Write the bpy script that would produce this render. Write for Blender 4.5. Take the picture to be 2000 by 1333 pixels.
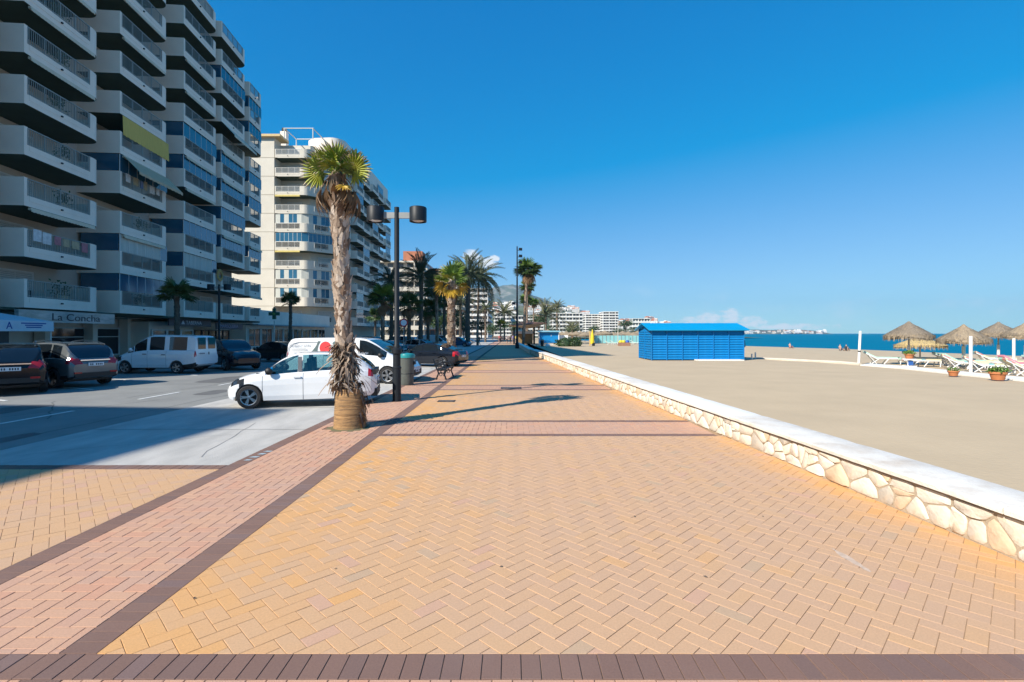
import bpy, math, random
from mathutils import Vector, Matrix, Euler
R = random.Random(11)
for o in list(bpy.data.objects): bpy.data.objects.remove(o)
S = bpy.context.scene; C = S.collection
rad = math.radians
# ------------------------------------------------------------------ camera
EYE = 1.98; FPX = 988.0
cd = bpy.data.cameras.new('camera'); cam = bpy.data.objects.new('camera', cd); C.objects.link(cam)
cam.location = (0, 0, EYE); cam.rotation_euler = (rad(90), 0, 0)
cd.sensor_width = 36; cd.lens = 36*FPX/2000; cd.shift_y = -14.5/2000
cd.clip_start = .05; cd.clip_end = 60000
S.camera = cam
# ------------------------------------------------------------------ world, sun, exposure
SUN_EL, SUN_ROT = rad(37.5), rad(226.2)
wd = bpy.data.worlds.new('World'); S.world = wd; wd.use_nodes = True
nt = wd.node_tree; nt.nodes.clear()
N = nt.nodes.new; L = nt.links.new
out = N('ShaderNodeOutputWorld'); bg = N('ShaderNodeBackground'); bg.inputs[1].default_value = .10
sky = N('ShaderNodeTexSky'); sky.sky_type = 'NISHITA'; sky.sun_disc = False
sky.sun_elevation = SUN_EL; sky.sun_rotation = SUN_ROT
sky.air_density = 1.0; sky.dust_density = 0; sky.ozone_density = 1.5; sky.altitude = 0
def M_(op, a, b=None, clamp=False):
    n = N('ShaderNodeMath'); n.operation = op; n.use_clamp = clamp
    for i, v in enumerate((a, b)):
        if v is None: continue
        if isinstance(v, (int, float)): n.inputs[i].default_value = v
        else: L(v, n.inputs[i])
    return n.outputs[0]
# one grade for the whole sky: the deep polarised blue of the photograph
sc_ = N('ShaderNodeSeparateColor'); L(sky.outputs[0], sc_.inputs[0]); cc_ = N('ShaderNodeCombineColor'); GR = 5.95
L(M_('MAXIMUM', M_('ADD', M_('MULTIPLY', M_('LOGARITHM', sc_.outputs[0], math.e), .27*GR), -.168*GR), .006), cc_.inputs[0])
L(M_('MULTIPLY', M_('POWER', sc_.outputs[1], .75), .136*GR), cc_.inputs[1])
L(M_('MULTIPLY', M_('POWER', sc_.outputs[2], .48), .335*GR), cc_.inputs[2])
# clouds: noise in direction space, kept to low banks over the horizon and one small puff
tc = N('ShaderNodeTexCoord'); sep = N('ShaderNodeSeparateXYZ'); L(tc.outputs['Generated'], sep.inputs[0])
def MR(v, a, b, c=0., d=1.):
    n = N('ShaderNodeMapRange'); n.interpolation_type = 'SMOOTHSTEP'; L(v, n.inputs[0])
    for i, x in enumerate((a, b, c, d)): n.inputs[i+1].default_value = x
    return n.outputs[0]
az = M_('ARCTAN2', sep.outputs[0], sep.outputs[1]); el = M_('ARCSINE', sep.outputs[2])
comb = N('ShaderNodeCombineXYZ'); L(az, comb.inputs[0]); L(M_('MULTIPLY', el, 1.9), comb.inputs[1])
def NZ(sc, det=8., ro=.6):
    n = N('ShaderNodeTexNoise'); L(comb.outputs[0], n.inputs['Vector']); n.inputs['Scale'].default_value = sc
    n.inputs['Detail'].default_value = det; n.inputs['Roughness'].default_value = ro; return n.outputs[0]
nz = NZ(62, 9., .62); nlow = NZ(5.0, 2.)
def blob(a0, e0, sa, se):
    x = M_('DIVIDE', M_('SUBTRACT', az, a0), sa); y = M_('DIVIDE', M_('SUBTRACT', el, e0), se)
    return M_('SUBTRACT', 1., M_('ADD', M_('MULTIPLY', x, x), M_('MULTIPLY', y, y)))
def cloud(fields, gain, soft, amt):
    f = fields[0]
    for g in fields[1:]: f = M_('MAXIMUM', f, g)
    v = M_('ADD', f, M_('MULTIPLY', M_('SUBTRACT', nz, .5), gain))
    return MR(v, 0., soft, 0., amt)
puff = cloud([blob(-.080, .151, .020, .015), blob(-.050, .139, .026, .012), blob(-.034, .147, .012, .008)], 2.2, .8, .93)
bank = cloud([blob(.372,.026,.030,.017), blob(.408,.029,.024,.021), blob(.345,.022,.03,.012), blob(.44,.020,.03,.013), blob(.29,.015,.05,.008), blob(.50,.012,.08,.007), blob(.25,.012,.05,.006)], 3.4, 1.2, .85)
streak = M_('MULTIPLY', MR(NZ(9., 6.), .5, .75), M_('MULTIPLY', MR(el, .0, .02), MR(el, .035, .11, 1., 0.)))
cm = M_('MAXIMUM', M_('MAXIMUM', puff, bank), M_('MULTIPLY', streak, .3))
mx = N('ShaderNodeMix'); mx.data_type = 'RGBA'; L(cm, mx.inputs[0]); L(cc_.outputs[0], mx.inputs[6]); mx.inputs[7].default_value = (5.2, 5.5, 5.8, 1)
L(mx.outputs[2], bg.inputs[0]); L(bg.outputs[0], out.inputs[0])
sd = bpy.data.lights.new('sun', 'SUN'); sun = bpy.data.objects.new('sun', sd); C.objects.link(sun)
sd.energy = 4.2; sd.angle = rad(.53); sd.color = (1, .93, .82)
SUNDIR = Vector((math.sin(SUN_ROT)*math.cos(SUN_EL), math.cos(SUN_ROT)*math.cos(SUN_EL), math.sin(SUN_EL)))
sun.rotation_euler = (-SUNDIR).to_track_quat('-Z', 'Y').to_euler(); sun.location = SUNDIR*60
vs = S.view_settings; vs.view_transform = 'Standard'; vs.look = 'None'; vs.exposure = .82; vs.gamma = 1; vs.use_curve_mapping = False
cy = S.cycles; cy.use_denoising = True; cy.max_bounces = 6; cy.diffuse_bounces = 3; cy.glossy_bounces = 3; cy.transparent_max_bounces = 12; cy.caustics_reflective = False; cy.caustics_refractive = False
# ------------------------------------------------------------------ helpers
def mat(name, c, rough=.7, metal=0., var=.12, sc=4., bump=0., bsc=40., c2=None, world=False, coat=0., spec=.5, dirt=None, stretch=None):
    m = bpy.data.materials.new(name); m.use_nodes = True; t = m.node_tree; b = t.nodes['Principled BSDF']
    b.inputs['Roughness'].default_value = rough; b.inputs['Metallic'].default_value = metal
    b.inputs['Specular IOR Level'].default_value = spec; b.inputs['Coat Weight'].default_value = coat; b.inputs['Coat Roughness'].default_value = .10
    if world: co = t.nodes.new('ShaderNodeNewGeometry').outputs['Position']
    else: co = t.nodes.new('ShaderNodeTexCoord').outputs['Object']
    if stretch:
        mp = t.nodes.new('ShaderNodeMapping'); mp.inputs['Scale'].default_value = stretch; t.links.new(co, mp.inputs[0]); co = mp.outputs[0]
    if var or c2:
        n = t.nodes.new('ShaderNodeTexNoise'); n.inputs['Scale'].default_value = sc; n.inputs['Detail'].default_value = 5; n.inputs['Roughness'].default_value = .6
        t.links.new(co, n.inputs['Vector'])
        r = t.nodes.new('ShaderNodeMapRange'); r.inputs[1].default_value = .3; r.inputs[2].default_value = .7; t.links.new(n.outputs[0], r.inputs[0])
        x = t.nodes.new('ShaderNodeMix'); x.data_type = 'RGBA'; t.links.new(r.outputs[0], x.inputs[0])
        a = [v*(1-var) for v in c]; d = c2 if c2 else [min(1, v*(1+var)) for v in c]
        x.inputs[6].default_value = (*a, 1); x.inputs[7].default_value = (*d, 1); col = x.outputs[2]
        if dirt:
            n2 = t.nodes.new('ShaderNodeTexNoise'); n2.inputs['Scale'].default_value = dirt[1]; n2.inputs['Detail'].default_value = 7; n2.inputs['Roughness'].default_value = .65
            t.links.new(co, n2.inputs['Vector'])
            r2 = t.nodes.new('ShaderNodeMapRange'); r2.inputs[1].default_value = dirt[3]; r2.inputs[2].default_value = dirt[4]; r2.inputs[4].default_value = dirt[2]; t.links.new(n2.outputs[0], r2.inputs[0])
            y = t.nodes.new('ShaderNodeMix'); y.data_type = 'RGBA'; t.links.new(r2.outputs[0], y.inputs[0]); t.links.new(col, y.inputs[6]); y.inputs[7].default_value = (*dirt[0], 1); col = y.outputs[2]
        t.links.new(col, b.inputs['Base Color'])
    else: b.inputs['Base Color'].default_value = (*c, 1)
    if bump:
        n = t.nodes.new('ShaderNodeTexNoise'); n.inputs['Scale'].default_value = bsc; n.inputs['Detail'].default_value = 6; t.links.new(co, n.inputs['Vector'])
        bp = t.nodes.new('ShaderNodeBump'); bp.inputs['Strength'].default_value = bump; bp.inputs['Distance'].default_value = .02; t.links.new(n.outputs[0], bp.inputs['Height']); t.links.new(bp.outputs[0], b.inputs['Normal'])
    return m
def glass_thin(name, tint, amt):
    m = bpy.data.materials.new(name); m.use_nodes = True; t = m.node_tree; t.nodes.clear()
    o = t.nodes.new('ShaderNodeOutputMaterial'); tr = t.nodes.new('ShaderNodeBsdfTransparent'); tr.inputs[0].default_value = (*tint, 1)
    g = t.nodes.new('ShaderNodeBsdfGlossy'); g.inputs['Roughness'].default_value = .02; f = t.nodes.new('ShaderNodeFresnel'); f.inputs[0].default_value = 1.5
    a = t.nodes.new('ShaderNodeMath'); a.operation = 'ADD'; a.use_clamp = True; t.links.new(f.outputs[0], a.inputs[0]); a.inputs[1].default_value = amt
    x = t.nodes.new('ShaderNodeMixShader'); t.links.new(a.outputs[0], x.inputs[0]); t.links.new(tr.outputs[0], x.inputs[1]); t.links.new(g.outputs[0], x.inputs[2]); t.links.new(x.outputs[0], o.inputs[0])
    return m
class MB:
    def __init__(s): s.v = []; s.f = []; s.m = []
    def add(s, vs, fs, mi=0, M=None):
        k = len(s.v)
        s.v += [tuple(M @ Vector(p)) if M is not None else tuple(p) for p in vs]
        for f in fs: s.f.append(tuple(i+k for i in f)); s.m.append(mi)
        return s
    def box(s, c, d, mi=0, rz=0., M=None):
        x, y, z = (q/2 for q in d); cs, sn = math.cos(rz), math.sin(rz)
        vs = []
        for a, b, e in ((-1,-1,-1),(1,-1,-1),(1,1,-1),(-1,1,-1),(-1,-1,1),(1,-1,1),(1,1,1),(-1,1,1)):
            px, py = a*x, b*y; vs.append((c[0]+px*cs-py*sn, c[1]+px*sn+py*cs, c[2]+e*z))
        return s.add(vs, [(0,3,2,1),(4,5,6,7),(0,1,5,4),(1,2,6,5),(2,3,7,6),(3,0,4,7)], mi, M)
    def prism(s, p, z0, z1, mi=0, mb=None, mt=None, M=None):
        n = len(p); s.add([(a, b, z0) for a, b in p]+[(a, b, z1) for a, b in p], [(i, (i+1) % n, n+(i+1) % n, n+i) for i in range(n)], mi, M)
        s.add([(a, b, z0) for a, b in p], [tuple(range(n))[::-1]], mi if mb is None else mb, M)
        s.add([(a, b, z1) for a, b in p], [tuple(range(n))], mi if mt is None else mt, M); return s
    def tube(s, pts, r, n=8, mi=0, M=None, cap=True):
        pts = [Vector(p) for p in pts]; rr = r if isinstance(r, (list, tuple)) else [r]*len(pts); vs = []; fs = []
        up = None
        for i, p in enumerate(pts):
            d = (pts[min(i+1, len(pts)-1)]-pts[max(i-1, 0)]).normalized()
            if up is None: up = Vector((1,0,0)) if abs(d.x) < .8 else Vector((0,1,0))
            a = d.cross(up).normalized(); b = d.cross(a); up = a.cross(d)
            for k in range(n):
                t = 2*math.pi*k/n; vs.append(p+(a*math.cos(t)+b*math.sin(t))*rr[i])
        for i in range(len(pts)-1):
            for k in range(n): fs.append((i*n+k, i*n+(k+1) % n, (i+1)*n+(k+1) % n, (i+1)*n+k))
        if cap: fs += [tuple(range(n))[::-1], tuple((len(pts)-1)*n+k for k in range(n))]
        return s.add(vs, fs, mi, M)
    def lathe(s, prof, n=16, mi=0, c=(0,0,0), M=None, cap=True):
        vs = []; fs = []
        for r, z in prof:
            for k in range(n): t = 2*math.pi*k/n; vs.append((c[0]+r*math.cos(t), c[1]+r*math.sin(t), c[2]+z))
        for i in range(len(prof)-1):
            for k in range(n): fs.append((i*n+k, i*n+(k+1) % n, (i+1)*n+(k+1) % n, (i+1)*n+k))
        if cap: fs += [tuple(range(n))[::-1], tuple((len(prof)-1)*n+k for k in range(n))]
        return s.add(vs, fs, mi, M)
    def quad(s, a, b, c, d, mi=0, M=None): return s.add([a, b, c, d], [(0,1,2,3)], mi, M)
    def mesh(s, name, mats, smooth=None):
        me = bpy.data.meshes.new(name); me.from_pydata(s.v, [], s.f)
        for m in (mats if isinstance(mats, (list, tuple)) else [mats]): me.materials.append(m)
        me.polygons.foreach_set('material_index', s.m)
        if smooth is not None:
            me.polygons.foreach_set('use_smooth', [True]*len(s.f))
            if smooth < 180: me.set_sharp_from_angle(angle=rad(smooth))
        me.update(); return me
    def build(s, name, mats, parent=None, smooth=None, loc=(0,0,0), rz=0.): return put(name, s.mesh(name, mats, smooth), parent, loc, rz)
def put(name, me, parent=None, loc=(0,0,0), rz=0., rot=None, scale=None):
    o = bpy.data.objects.new(name, me); C.objects.link(o); o.location = loc
    o.rotation_euler = rot if rot is not None else (0,0,rz)
    if scale: o.scale = (scale,)*3 if isinstance(scale, (int, float)) else scale
    if parent: o.parent = parent
    return o
def tag(o, label, cat, group=None, kind=None):
    o['label'] = label; o['category'] = cat
    if group: o['group'] = group
    if kind: o['kind'] = kind
    return o
def thing(name, label, cat, loc=(0,0,0), rz=0., group=None, kind=None):
    return tag(put(name, None, None, loc, rz), label, cat, group, kind)
def ground(px, py, z=0.):           # where the eye ray through a spot of the photograph meets the ground
    y = (EYE-z)*FPX/(py-652.); return ((px-1000)/FPX*y, y)
def text(name, s, size, m, parent, loc, rot, depth=.008, sx=1.):
    cu = bpy.data.curves.new(name, 'FONT'); cu.body = s; cu.size = size; cu.extrude = depth; cu.align_x = 'CENTER'; cu.align_y = 'CENTER'
    cu.materials.append(m); q = bpy.data.objects.new(name, cu); C.objects.link(q); bpy.context.view_layer.update()
    me = bpy.data.meshes.new_from_object(q.evaluated_get(bpy.context.evaluated_depsgraph_get())); bpy.data.objects.remove(q)
    o = put(name, me, parent, loc, rot=rot); o.scale = (sx, 1, 1); return o
def copy_tree(o, parent=None):
    c = o.copy(); C.objects.link(c)
    if parent: c.parent = parent
    for ch in list(o.children): copy_tree(ch, c)
    return c
# ------------------------------------------------------------------ materials
m_white = mat('white_plaster', (.82,.72,.61), .8, var=.06, sc=.6, bump=.1, dirt=((.5,.48,.44), .35, .35, .5, .75))
m_cream = mat('cream_plaster', (.60,.55,.46), .8, var=.06, sc=.5, bump=.1, dirt=((.55,.48,.38), .4, .4, .5, .75))
m_cream2 = mat('beige_wall', (.52,.46,.39), .85, var=.08, sc=.5)
m_under = mat('green_soffit', (.035,.06,.042), .85, var=.2, sc=1)  # green darkened to near black: the shade under the balconies is painted in
m_rail = mat('grey_railing', (.28,.30,.28), .5, var=.05)
m_railw = mat('pale_railing', (.62,.60,.54), .5, var=.05)
m_glass = mat('blue_glazing', (.02,.10,.17), .06, var=.2, sc=.4, spec=1.)
m_glassd = mat('dark_shop_glass', (.012,.02,.03), .05, var=.2, sc=.4, spec=.8)
m_curtain = mat('curtain', (.50,.50,.44), .7, var=.12, sc=1, stretch=(1,8,.2))
m_shut = mat('roller_shutter', (.56,.54,.50), .6, var=.05, sc=2)
m_frame = mat('window_frame', (.65,.65,.63), .5, var=.03)
m_awn = mat('awning_cream', (.62,.56,.43), .8, var=.08, sc=3)
m_awny = mat('awning_yellow', (.62,.43,.10), .8, var=.15, sc=4, stretch=(.3,6,.3))
m_awnt = mat('awning_tan', (.50,.38,.24), .8, var=.1, sc=3)
m_dark = mat('dark_metal', (.012,.016,.021), .5, var=.15, sc=6, spec=.3)
m_black = mat('black_plastic', (.012,.012,.013), .55, var=.1)
m_tyre = mat('tyre_rubber', (.016,.016,.017), .8, var=.15, sc=8)
m_alloy = mat('alloy', (.45,.46,.48), .3, 1., var=.05)
m_chrome = mat('chrome', (.7,.7,.72), .12, 1., var=0)
m_plate = mat('number_plate', (.75,.76,.78), .4, var=.03)
m_red = mat('tail_lamp', (.42,.012,.015), .12, var=.1, spec=.8)
m_lamp = mat('head_lamp', (.022,.025,.03), .08, var=.3, sc=14, spec=1.)
m_ink = mat('dark_ink', (.03,.035,.05), .6, var=0)
m_cabin = mat('cabin_fabric', (.03,.032,.036), .85, var=.1)
m_cglass = mat('car_glass', (.008,.012,.016), .03, var=.1, spec=.9)
m_wglass = mat('windscreen_blue', (.02,.045,.06), .03, var=.1, spec=1.)
m_asphalt = mat('asphalt', (.235,.235,.22), .9, var=.12, sc=.8, bump=.25, bsc=90, world=True, dirt=((.16,.16,.155), .12, .6, .45, .7))
m_conc = mat('parking_concrete', (.46,.44,.405), .88, var=.16, sc=2.2, bump=.35, bsc=70, world=True, dirt=((.28,.28,.27), .7, .55, .46, .72), stretch=(1,.35,1))
m_paint = mat('road_paint', (.66,.66,.63), .7, var=.15, sc=6, world=True)
m_bed = mat('sandy_joint', (.36,.235,.14), .95, var=.2, sc=12, world=True)
m_bedd = mat('dark_joint', (.10,.065,.05), .95, var=.2, sc=12, world=True)
m_sand = mat('beach_sand', (.49,.378,.242), .95, var=.07, sc=.45, bump=.6, bsc=11, world=True, dirt=((.52,.40,.25), .16, .25, .45, .7))
m_soil = mat('dry_soil', (.20,.15,.09), .95, var=.3, sc=9, bump=.5, bsc=40, c2=(.16,.16,.07))
# ------------------------------------------------------------------ ground sheets
def sheet(name, pts, z, m, label, cat):
    b = MB(); b.add([(x, y, z) for x, y in pts], [tuple(range(len(pts)))]); return tag(b.build(name, m), label, cat, kind='structure')
def wallx(y): return 4.65-.0575*y
sheet('ground', [(-3000,-400),(-29,-400),(-29,5000),(-3000,5000)], -.06, mat('town_ground', (.16,.15,.12), .95, var=.2, sc=.05, world=True), 'dull town ground behind the apartment blocks', 'ground')
sheet('road', [(-26,-60),(-8.8,-60),(-8.8,420),(-26,420)], -.05, m_asphalt, 'grey asphalt street between two rows of parked cars', 'road')
sheet('parking_strip', [(-8.8,7.62),(-4.25,7.62),(-4.25,420),(-8.8,420)], -.03, m_conc, 'pale concrete parking strip beside the brick promenade', 'parking')
b = MB(); b.box((-24.6,190,-.0), (9.2,460,.2)); tag(b.build('far_pavement', mat('pavement_tiles', (.33,.30,.27), .9, var=.1, sc=1, world=True)), 'raised pavement in front of the shops across the street', 'pavement', kind='structure')
for i in range(9):
    b = MB(); y0 = 1.3+i*4.25; b.box((-11.5, y0+11, -.044), (.11,1.9,.006)); b.build('centre_dash', m_paint, bpy.data.objects['road'])
for y0 in (6.9, 10.2, 14.0, 17.4, 22, 27, 32):
    b = MB(); b.box((-8.74, y0+1.0, -.043), (.10,1.6,.006)); b.build('edge_dash', m_paint, bpy.data.objects['road'])
for i in range(12):
    b = MB(); b.box((-17.6, 13.2+i*3.1, -.043), (5.2,.10,.006), rz=rad(-24)); b.build('bay_line', m_paint, bpy.data.objects['road'])
for i in range(10):
    b = MB(); b.box((-6.6, 17.5+i*3.0, -.024), (4.2,.08,.006), rz=rad(-18)); b.build('bay_line', m_paint, bpy.data.objects['parking_strip'])
# sand: one sheet sloping into the sea
SH = [(4.9,-60),(9,-60),(70,-60)]
bs = MB(); rows = [-60,-20,0,5,10,16,22,28,34,40,48,56,66,78,92,110,130,160,200,260]
def shore(y):
    pts = [(-60,75),(0,71),(50,66.5),(64,64.7),(95,61.3),(114,52.7),(140,38),(200,30),(260,26)]
    for (a, p), (c, q) in zip(pts, pts[1:]):
        if a <= y <= c: return p+(q-p)*(y-a)/(c-a)
    return 26
def sandz(x, y):
    w = wallx(y)+.3; s = shore(y); t = max(0, min(1, (x-w)/(s-w))); return -.02-.83*max(0, (t-.42)/.58)**1.3
NC = 26
for y in rows:
    w = wallx(min(y, 60)) + .15; s = shore(y)+6
    for k in range(NC+1):
        t = k/NC; x = w+(s-w)*t; bs.v.append((x, y, sandz(x, y) - (.25*max(0, (x-shore(y))/6))))
for i in range(len(rows)-1):
    for k in range(NC):
        a = i*(NC+1)+k; bs.f.append((a, a+1, a+NC+2, a+NC+1)); bs.m.append(0)
tag(bs.build('sand_beach', m_sand, smooth=180), 'wide beach of smooth beige sand sloping to the sea', 'beach', kind='structure')
# sea
m_sea = bpy.data.materials.new('sea_water'); m_sea.use_nodes = True; t = m_sea.node_tree; p = t.nodes['Principled BSDF']
t.nodes.remove(p); p = t.nodes.new('ShaderNodeBsdfDiffuse'); gl = t.nodes.new('ShaderNodeBsdfGlossy'); gl.inputs['Roughness'].default_value = .22; gl.inputs['Color'].default_value = (.35,.8,1,1)
ms = t.nodes.new('ShaderNodeMixShader'); ms.inputs[0].default_value = .10; t.links.new(p.outputs[0], ms.inputs[1]); t.links.new(gl.outputs[0], ms.inputs[2]); t.links.new(ms.outputs[0], t.nodes['Material Output'].inputs[0])
g = t.nodes.new('ShaderNodeNewGeometry'); mp = t.nodes.new('ShaderNodeMapping'); mp.inputs['Scale'].default_value = (.35,.9,1); t.links.new(g.outputs[0], mp.inputs[0])
n1 = t.nodes.new('ShaderNodeTexNoise'); n1.inputs['Scale'].default_value = .9; n1.inputs['Detail'].default_value = 7; t.links.new(mp.outputs[0], n1.inputs[0])
bp = t.nodes.new('ShaderNodeBump'); bp.inputs['Strength'].default_value = 1; bp.inputs['Distance'].default_value = .55; t.links.new(n1.outputs[0], bp.inputs['Height']); t.links.new(bp.outputs[0], p.inputs['Normal']); t.links.new(bp.outputs[0], gl.inputs['Normal'])
n2 = t.nodes.new('ShaderNodeTexNoise'); n2.inputs['Scale'].default_value = .04; n2.inputs['Detail'].default_value = 5; t.links.new(mp.outputs[0], n2.inputs[0])
x = t.nodes.new('ShaderNodeMix'); x.data_type = 'RGBA'; t.links.new(n2.outputs[0], x.inputs[0]); x.inputs[6].default_value = (.0,.13,.225,1); x.inputs[7].default_value = (.0,.165,.265,1); t.links.new(x.outputs[2], p.inputs['Color'])
b = MB(); b.add([(-2000,-3000,-.8),(30000,-3000,-.8),(30000,40000,-.8),(-2000,40000,-.8)], [(0,1,2,3)]); tag(b.build('sea', m_sea), 'deep blue sea with small ripples up to the horizon', 'sea', kind='structure')
# ------------------------------------------------------------------ brick paving
U = .117
def clip(poly, reg):
    for i in range(len(reg)):
        a, c = reg[i], reg[(i+1) % len(reg)]; o = []
        for j in range(len(poly)):
            p, q = poly[j-1], poly[j]
            dp = (c[0]-a[0])*(p[1]-a[1])-(c[1]-a[1])*(p[0]-a[0]); dq = (c[0]-a[0])*(q[1]-a[1])-(c[1]-a[1])*(q[0]-a[0])
            if (dp >= 0) != (dq >= 0): t = dp/(dp-dq); o.append((p[0]+(q[0]-p[0])*t, p[1]+(q[1]-p[1])*t))
            if dq >= 0: o.append(q)
        poly = o
        if len(poly) < 3: return None
    return poly
def area(p): return .5*sum(p[i-1][0]*p[i][1]-p[i][0]*p[i-1][1] for i in range(len(p)))
def herring(reg, ang, org=(0,0)):
    ca, sa = math.cos(ang), math.sin(ang); inv = [((x-org[0])*ca+(y-org[1])*sa, -(x-org[0])*sa+(y-org[1])*ca) for x, y in reg]
    x0, x1 = min(p[0] for p in inv)/U-3, max(p[0] for p in inv)/U+3; y0, y1 = min(p[1] for p in inv)/U-3, max(p[1] for p in inv)/U+3
    for i in range(int(y0), int(y1)+1):
        for j in range(int((x0-i)/4)-1, int((x1-i)/4)+2):
            ox, oy = i+4*j, i
            for (a, c, w, h) in ((ox, oy, 2, 1), (ox+2, oy-1, 1, 2)):
                if a+w < x0 or a > x1: continue
                r = [(a, c), (a+w, c), (a+w, c+h), (a, c+h)]
                yield [(org[0]+(px*ca-py*sa)*U, org[1]+(px*sa+py*ca)*U) for px, py in r]
def course(x0, x1, y0, y1, w, h):
    y = y0
    while y < y1-1e-6:
        x = x0
        while x < x1-1e-6:
            yield [(x, y), (x+w, y), (x+w, y+h), (x, y+h)]; x += w
        y += h
def brick_geo(b, p, z, j, ch, mi, low=False, tilt=None):
    n = len(p); cx = sum(q[0] for q in p)/n; cy_ = sum(q[1] for q in p)/n
    def ins(d):
        o = []
        for i in range(n):
            a, q, c = Vector(p[i-1]), Vector(p[i]), Vector(p[(i+1) % n]); e1 = (q-a); e2 = (c-q)
            if e1.length < 1e-6 or e2.length < 1e-6: o.append((q.x, q.y)); continue
            e1.normalize(); e2.normalize(); n1 = Vector((-e1.y, e1.x)); n2 = Vector((-e2.y, e2.x)); k = n1+n2
            l = max(.35, k.dot(n1)); v = q+k*(d/l); o.append((v.x, v.y))
        return o
    def tz(q): return z+(tilt[0]*(q[0]-cx)+tilt[1]*(q[1]-cy_) if tilt else 0)
    if low:
        r = ins(j); b.add([(q[0], q[1], z) for q in r], [tuple(range(n))], mi); return
    r0 = ins(j); r1 = ins(j+ch)
    vs = [(q[0], q[1], tz(q)-.009) for q in r0]+[(q[0], q[1], tz(q)-ch*.8) for q in r0]+[(q[0], q[1], tz(q)) for q in r1]
    fs = [(i, (i+1) % n, n+(i+1) % n, n+i) for i in range(n)]+[(n+i, n+(i+1) % n, 2*n+(i+1) % n, 2*n+i) for i in range(n)]+[tuple(2*n+i for i in range(n))]
    b.add(vs, fs, mi)
def paving(root, stuffname, polys, tones, z, j, nsingle=300, ymid=16, wf=None):
    def seen(p): x = sum(q[0] for q in p)/len(p); y = sum(q[1] for q in p)/len(p); return y > 2.75 and abs(x) < y*1.012+.1, y, x
    near, rest = [], []
    for p in polys:
        s, y, x = seen(p); (near if s else rest).append((y, x, p))
    near.sort(key=lambda q: q[0]); rest += near[nsingle:]; near = near[:nsingle]
    wts = [t[1] for t in tones]; ms = [t[0] for t in tones]; cache = {}
    for y, x, p in near:
        k = R.choices(range(len(ms)), wf(x, y) if wf else wts)[0]; e = Vector(p[1])-Vector(p[0]); e2 = Vector(p[2])-Vector(p[1])
        full = len(p) == 4 and abs(abs(area(p))-2*U*U) < 2e-5
        zz = z+R.uniform(-.0012,.0012); rt = (R.uniform(-.006,.006), R.uniform(-.006,.006))
        if full:
            key = (k, round(e.length, 3), round(e2.length, 3))
            if key not in cache:
                b = MB(); w, h = e.length/2, e2.length/2; brick_geo(b, [(-w,-h),(w,-h),(w,h),(-w,h)], 0, j, .002, 0); cache[key] = b.mesh('brick', ms[k])
            put('brick', cache[key], root, (x, y, zz), rot=(rt[0], rt[1], math.atan2(e.y, e.x)))
        else:
            b = MB(); brick_geo(b, [(q[0]-x, q[1]-y) for q in p], 0, j, .002, 0); put('brick', b.mesh('brick', ms[k]), root, (x, y, zz))
    if rest:
        b = MB()
        for y, x, p in rest:
            k = R.choices(range(len(ms)), wf(x, y) if wf else wts)[0]
            brick_geo(b, p, z+R.uniform(-.0012,.0012), j, .002, k, low=not (2.2 < y < ymid), tilt=(R.uniform(-.006,.006), R.uniform(-.006,.006)))
        o = b.build(stuffname, ms, root); o['kind'] = 'stuff'
def tones(name, cols, rough=.85, dirtc=(.3,.22,.17), damt=.35):
    return [(mat(f'{name}_{i}', c, rough, var=.10, sc=75, bump=.3, bsc=190, world=True, dirt=(dirtc, .55, damt, .46, .74), spec=.3), w) for i, (c, w) in enumerate(cols)]
t_or = tones('ochre_brick', [((.64,.35,.145), 4), ((.605,.352,.175), 5), ((.58,.353,.193), 6), ((.563,.35,.206), 5), ((.548,.345,.213), 2), ((.555,.335,.222), 1), ((.50,.34,.215), .6)], dirtc=(.52,.355,.24), damt=.45)
def wear(x, y):     # the bricks along both edges keep their ochre, feet have bleached the middle of the promenade
    e = min(abs(x+2.6)/2.6, abs(x-wallx(y))/.8); e = max(0, 1-e); v = (1-e)*3.3+R.gauss(0, .6)
    if R.random() < .035: return (0,0,0,0,0,1,1)
    k = max(0, min(4, round(v))); return [1 if i == k else 0 for i in range(7)]
t_pk = tones('pink_brick', [((.545,.318,.21), 5), ((.565,.333,.217), 5), ((.53,.312,.215), 4), ((.56,.305,.20), 2), ((.52,.318,.225), 2)], dirtc=(.45,.30,.235), damt=.5)
t_dk = tones('brown_brick', [((.20,.12,.095), 5), ((.215,.128,.10), 5), ((.19,.118,.098), 3), ((.20,.13,.115), 1)], dirtc=(.25,.17,.14), damt=.5)
BF = [-5.0, 3.13, 11.56, 19.50, 27.3, 35.3, 43.3, 51.3, 59.3]      # far edge of each pair of brown cross bands
YEND = 44.0
XB0, XB1, XP, XK = -2.57, -2.804, -4.04, -4.274
m_bedp = mat('brown_joint', (.20,.12,.08), .95, var=.2, sc=12, world=True)
base = lambda n, pts, lab, cat, m: sheet(n, pts, -.0065, m, lab, cat)
S1 = base('promenade', [(XB0,-6),(wallx(-6)+.25,-6),(wallx(420)+.25,420),(-2.57,420)], 'broad promenade of ochre herringbone bricks', 'promenade', m_bed)
S2 = base('pink_paving', [(XP,-6),(XB1,-6),(XB1,420),(XP,420)], 'pink brick strip between two brown bands with pink cross strips', 'paving', m_bedp)
S3 = base('brown_paving_band', [(XK,-6),(XP,-6),(XP,420),(XK,420)], 'brown brick bands edging and crossing the promenade', 'paving', m_bedd)
b = MB(); b.add([(XB1,-6,-.0065),(XB0,-6,-.0065),(XB0,420,-.0065),(XB1,420,-.0065)], [(0,1,2,3)]); b.build('joint_bed', m_bedd, S3)
S4 = base('side_paving', [(-16,-6),(XK,-6),(XK,7.62),(-16,7.62)], 'ochre brick paving left of the pink strip by the parking bays', 'paving', m_bed)
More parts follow.
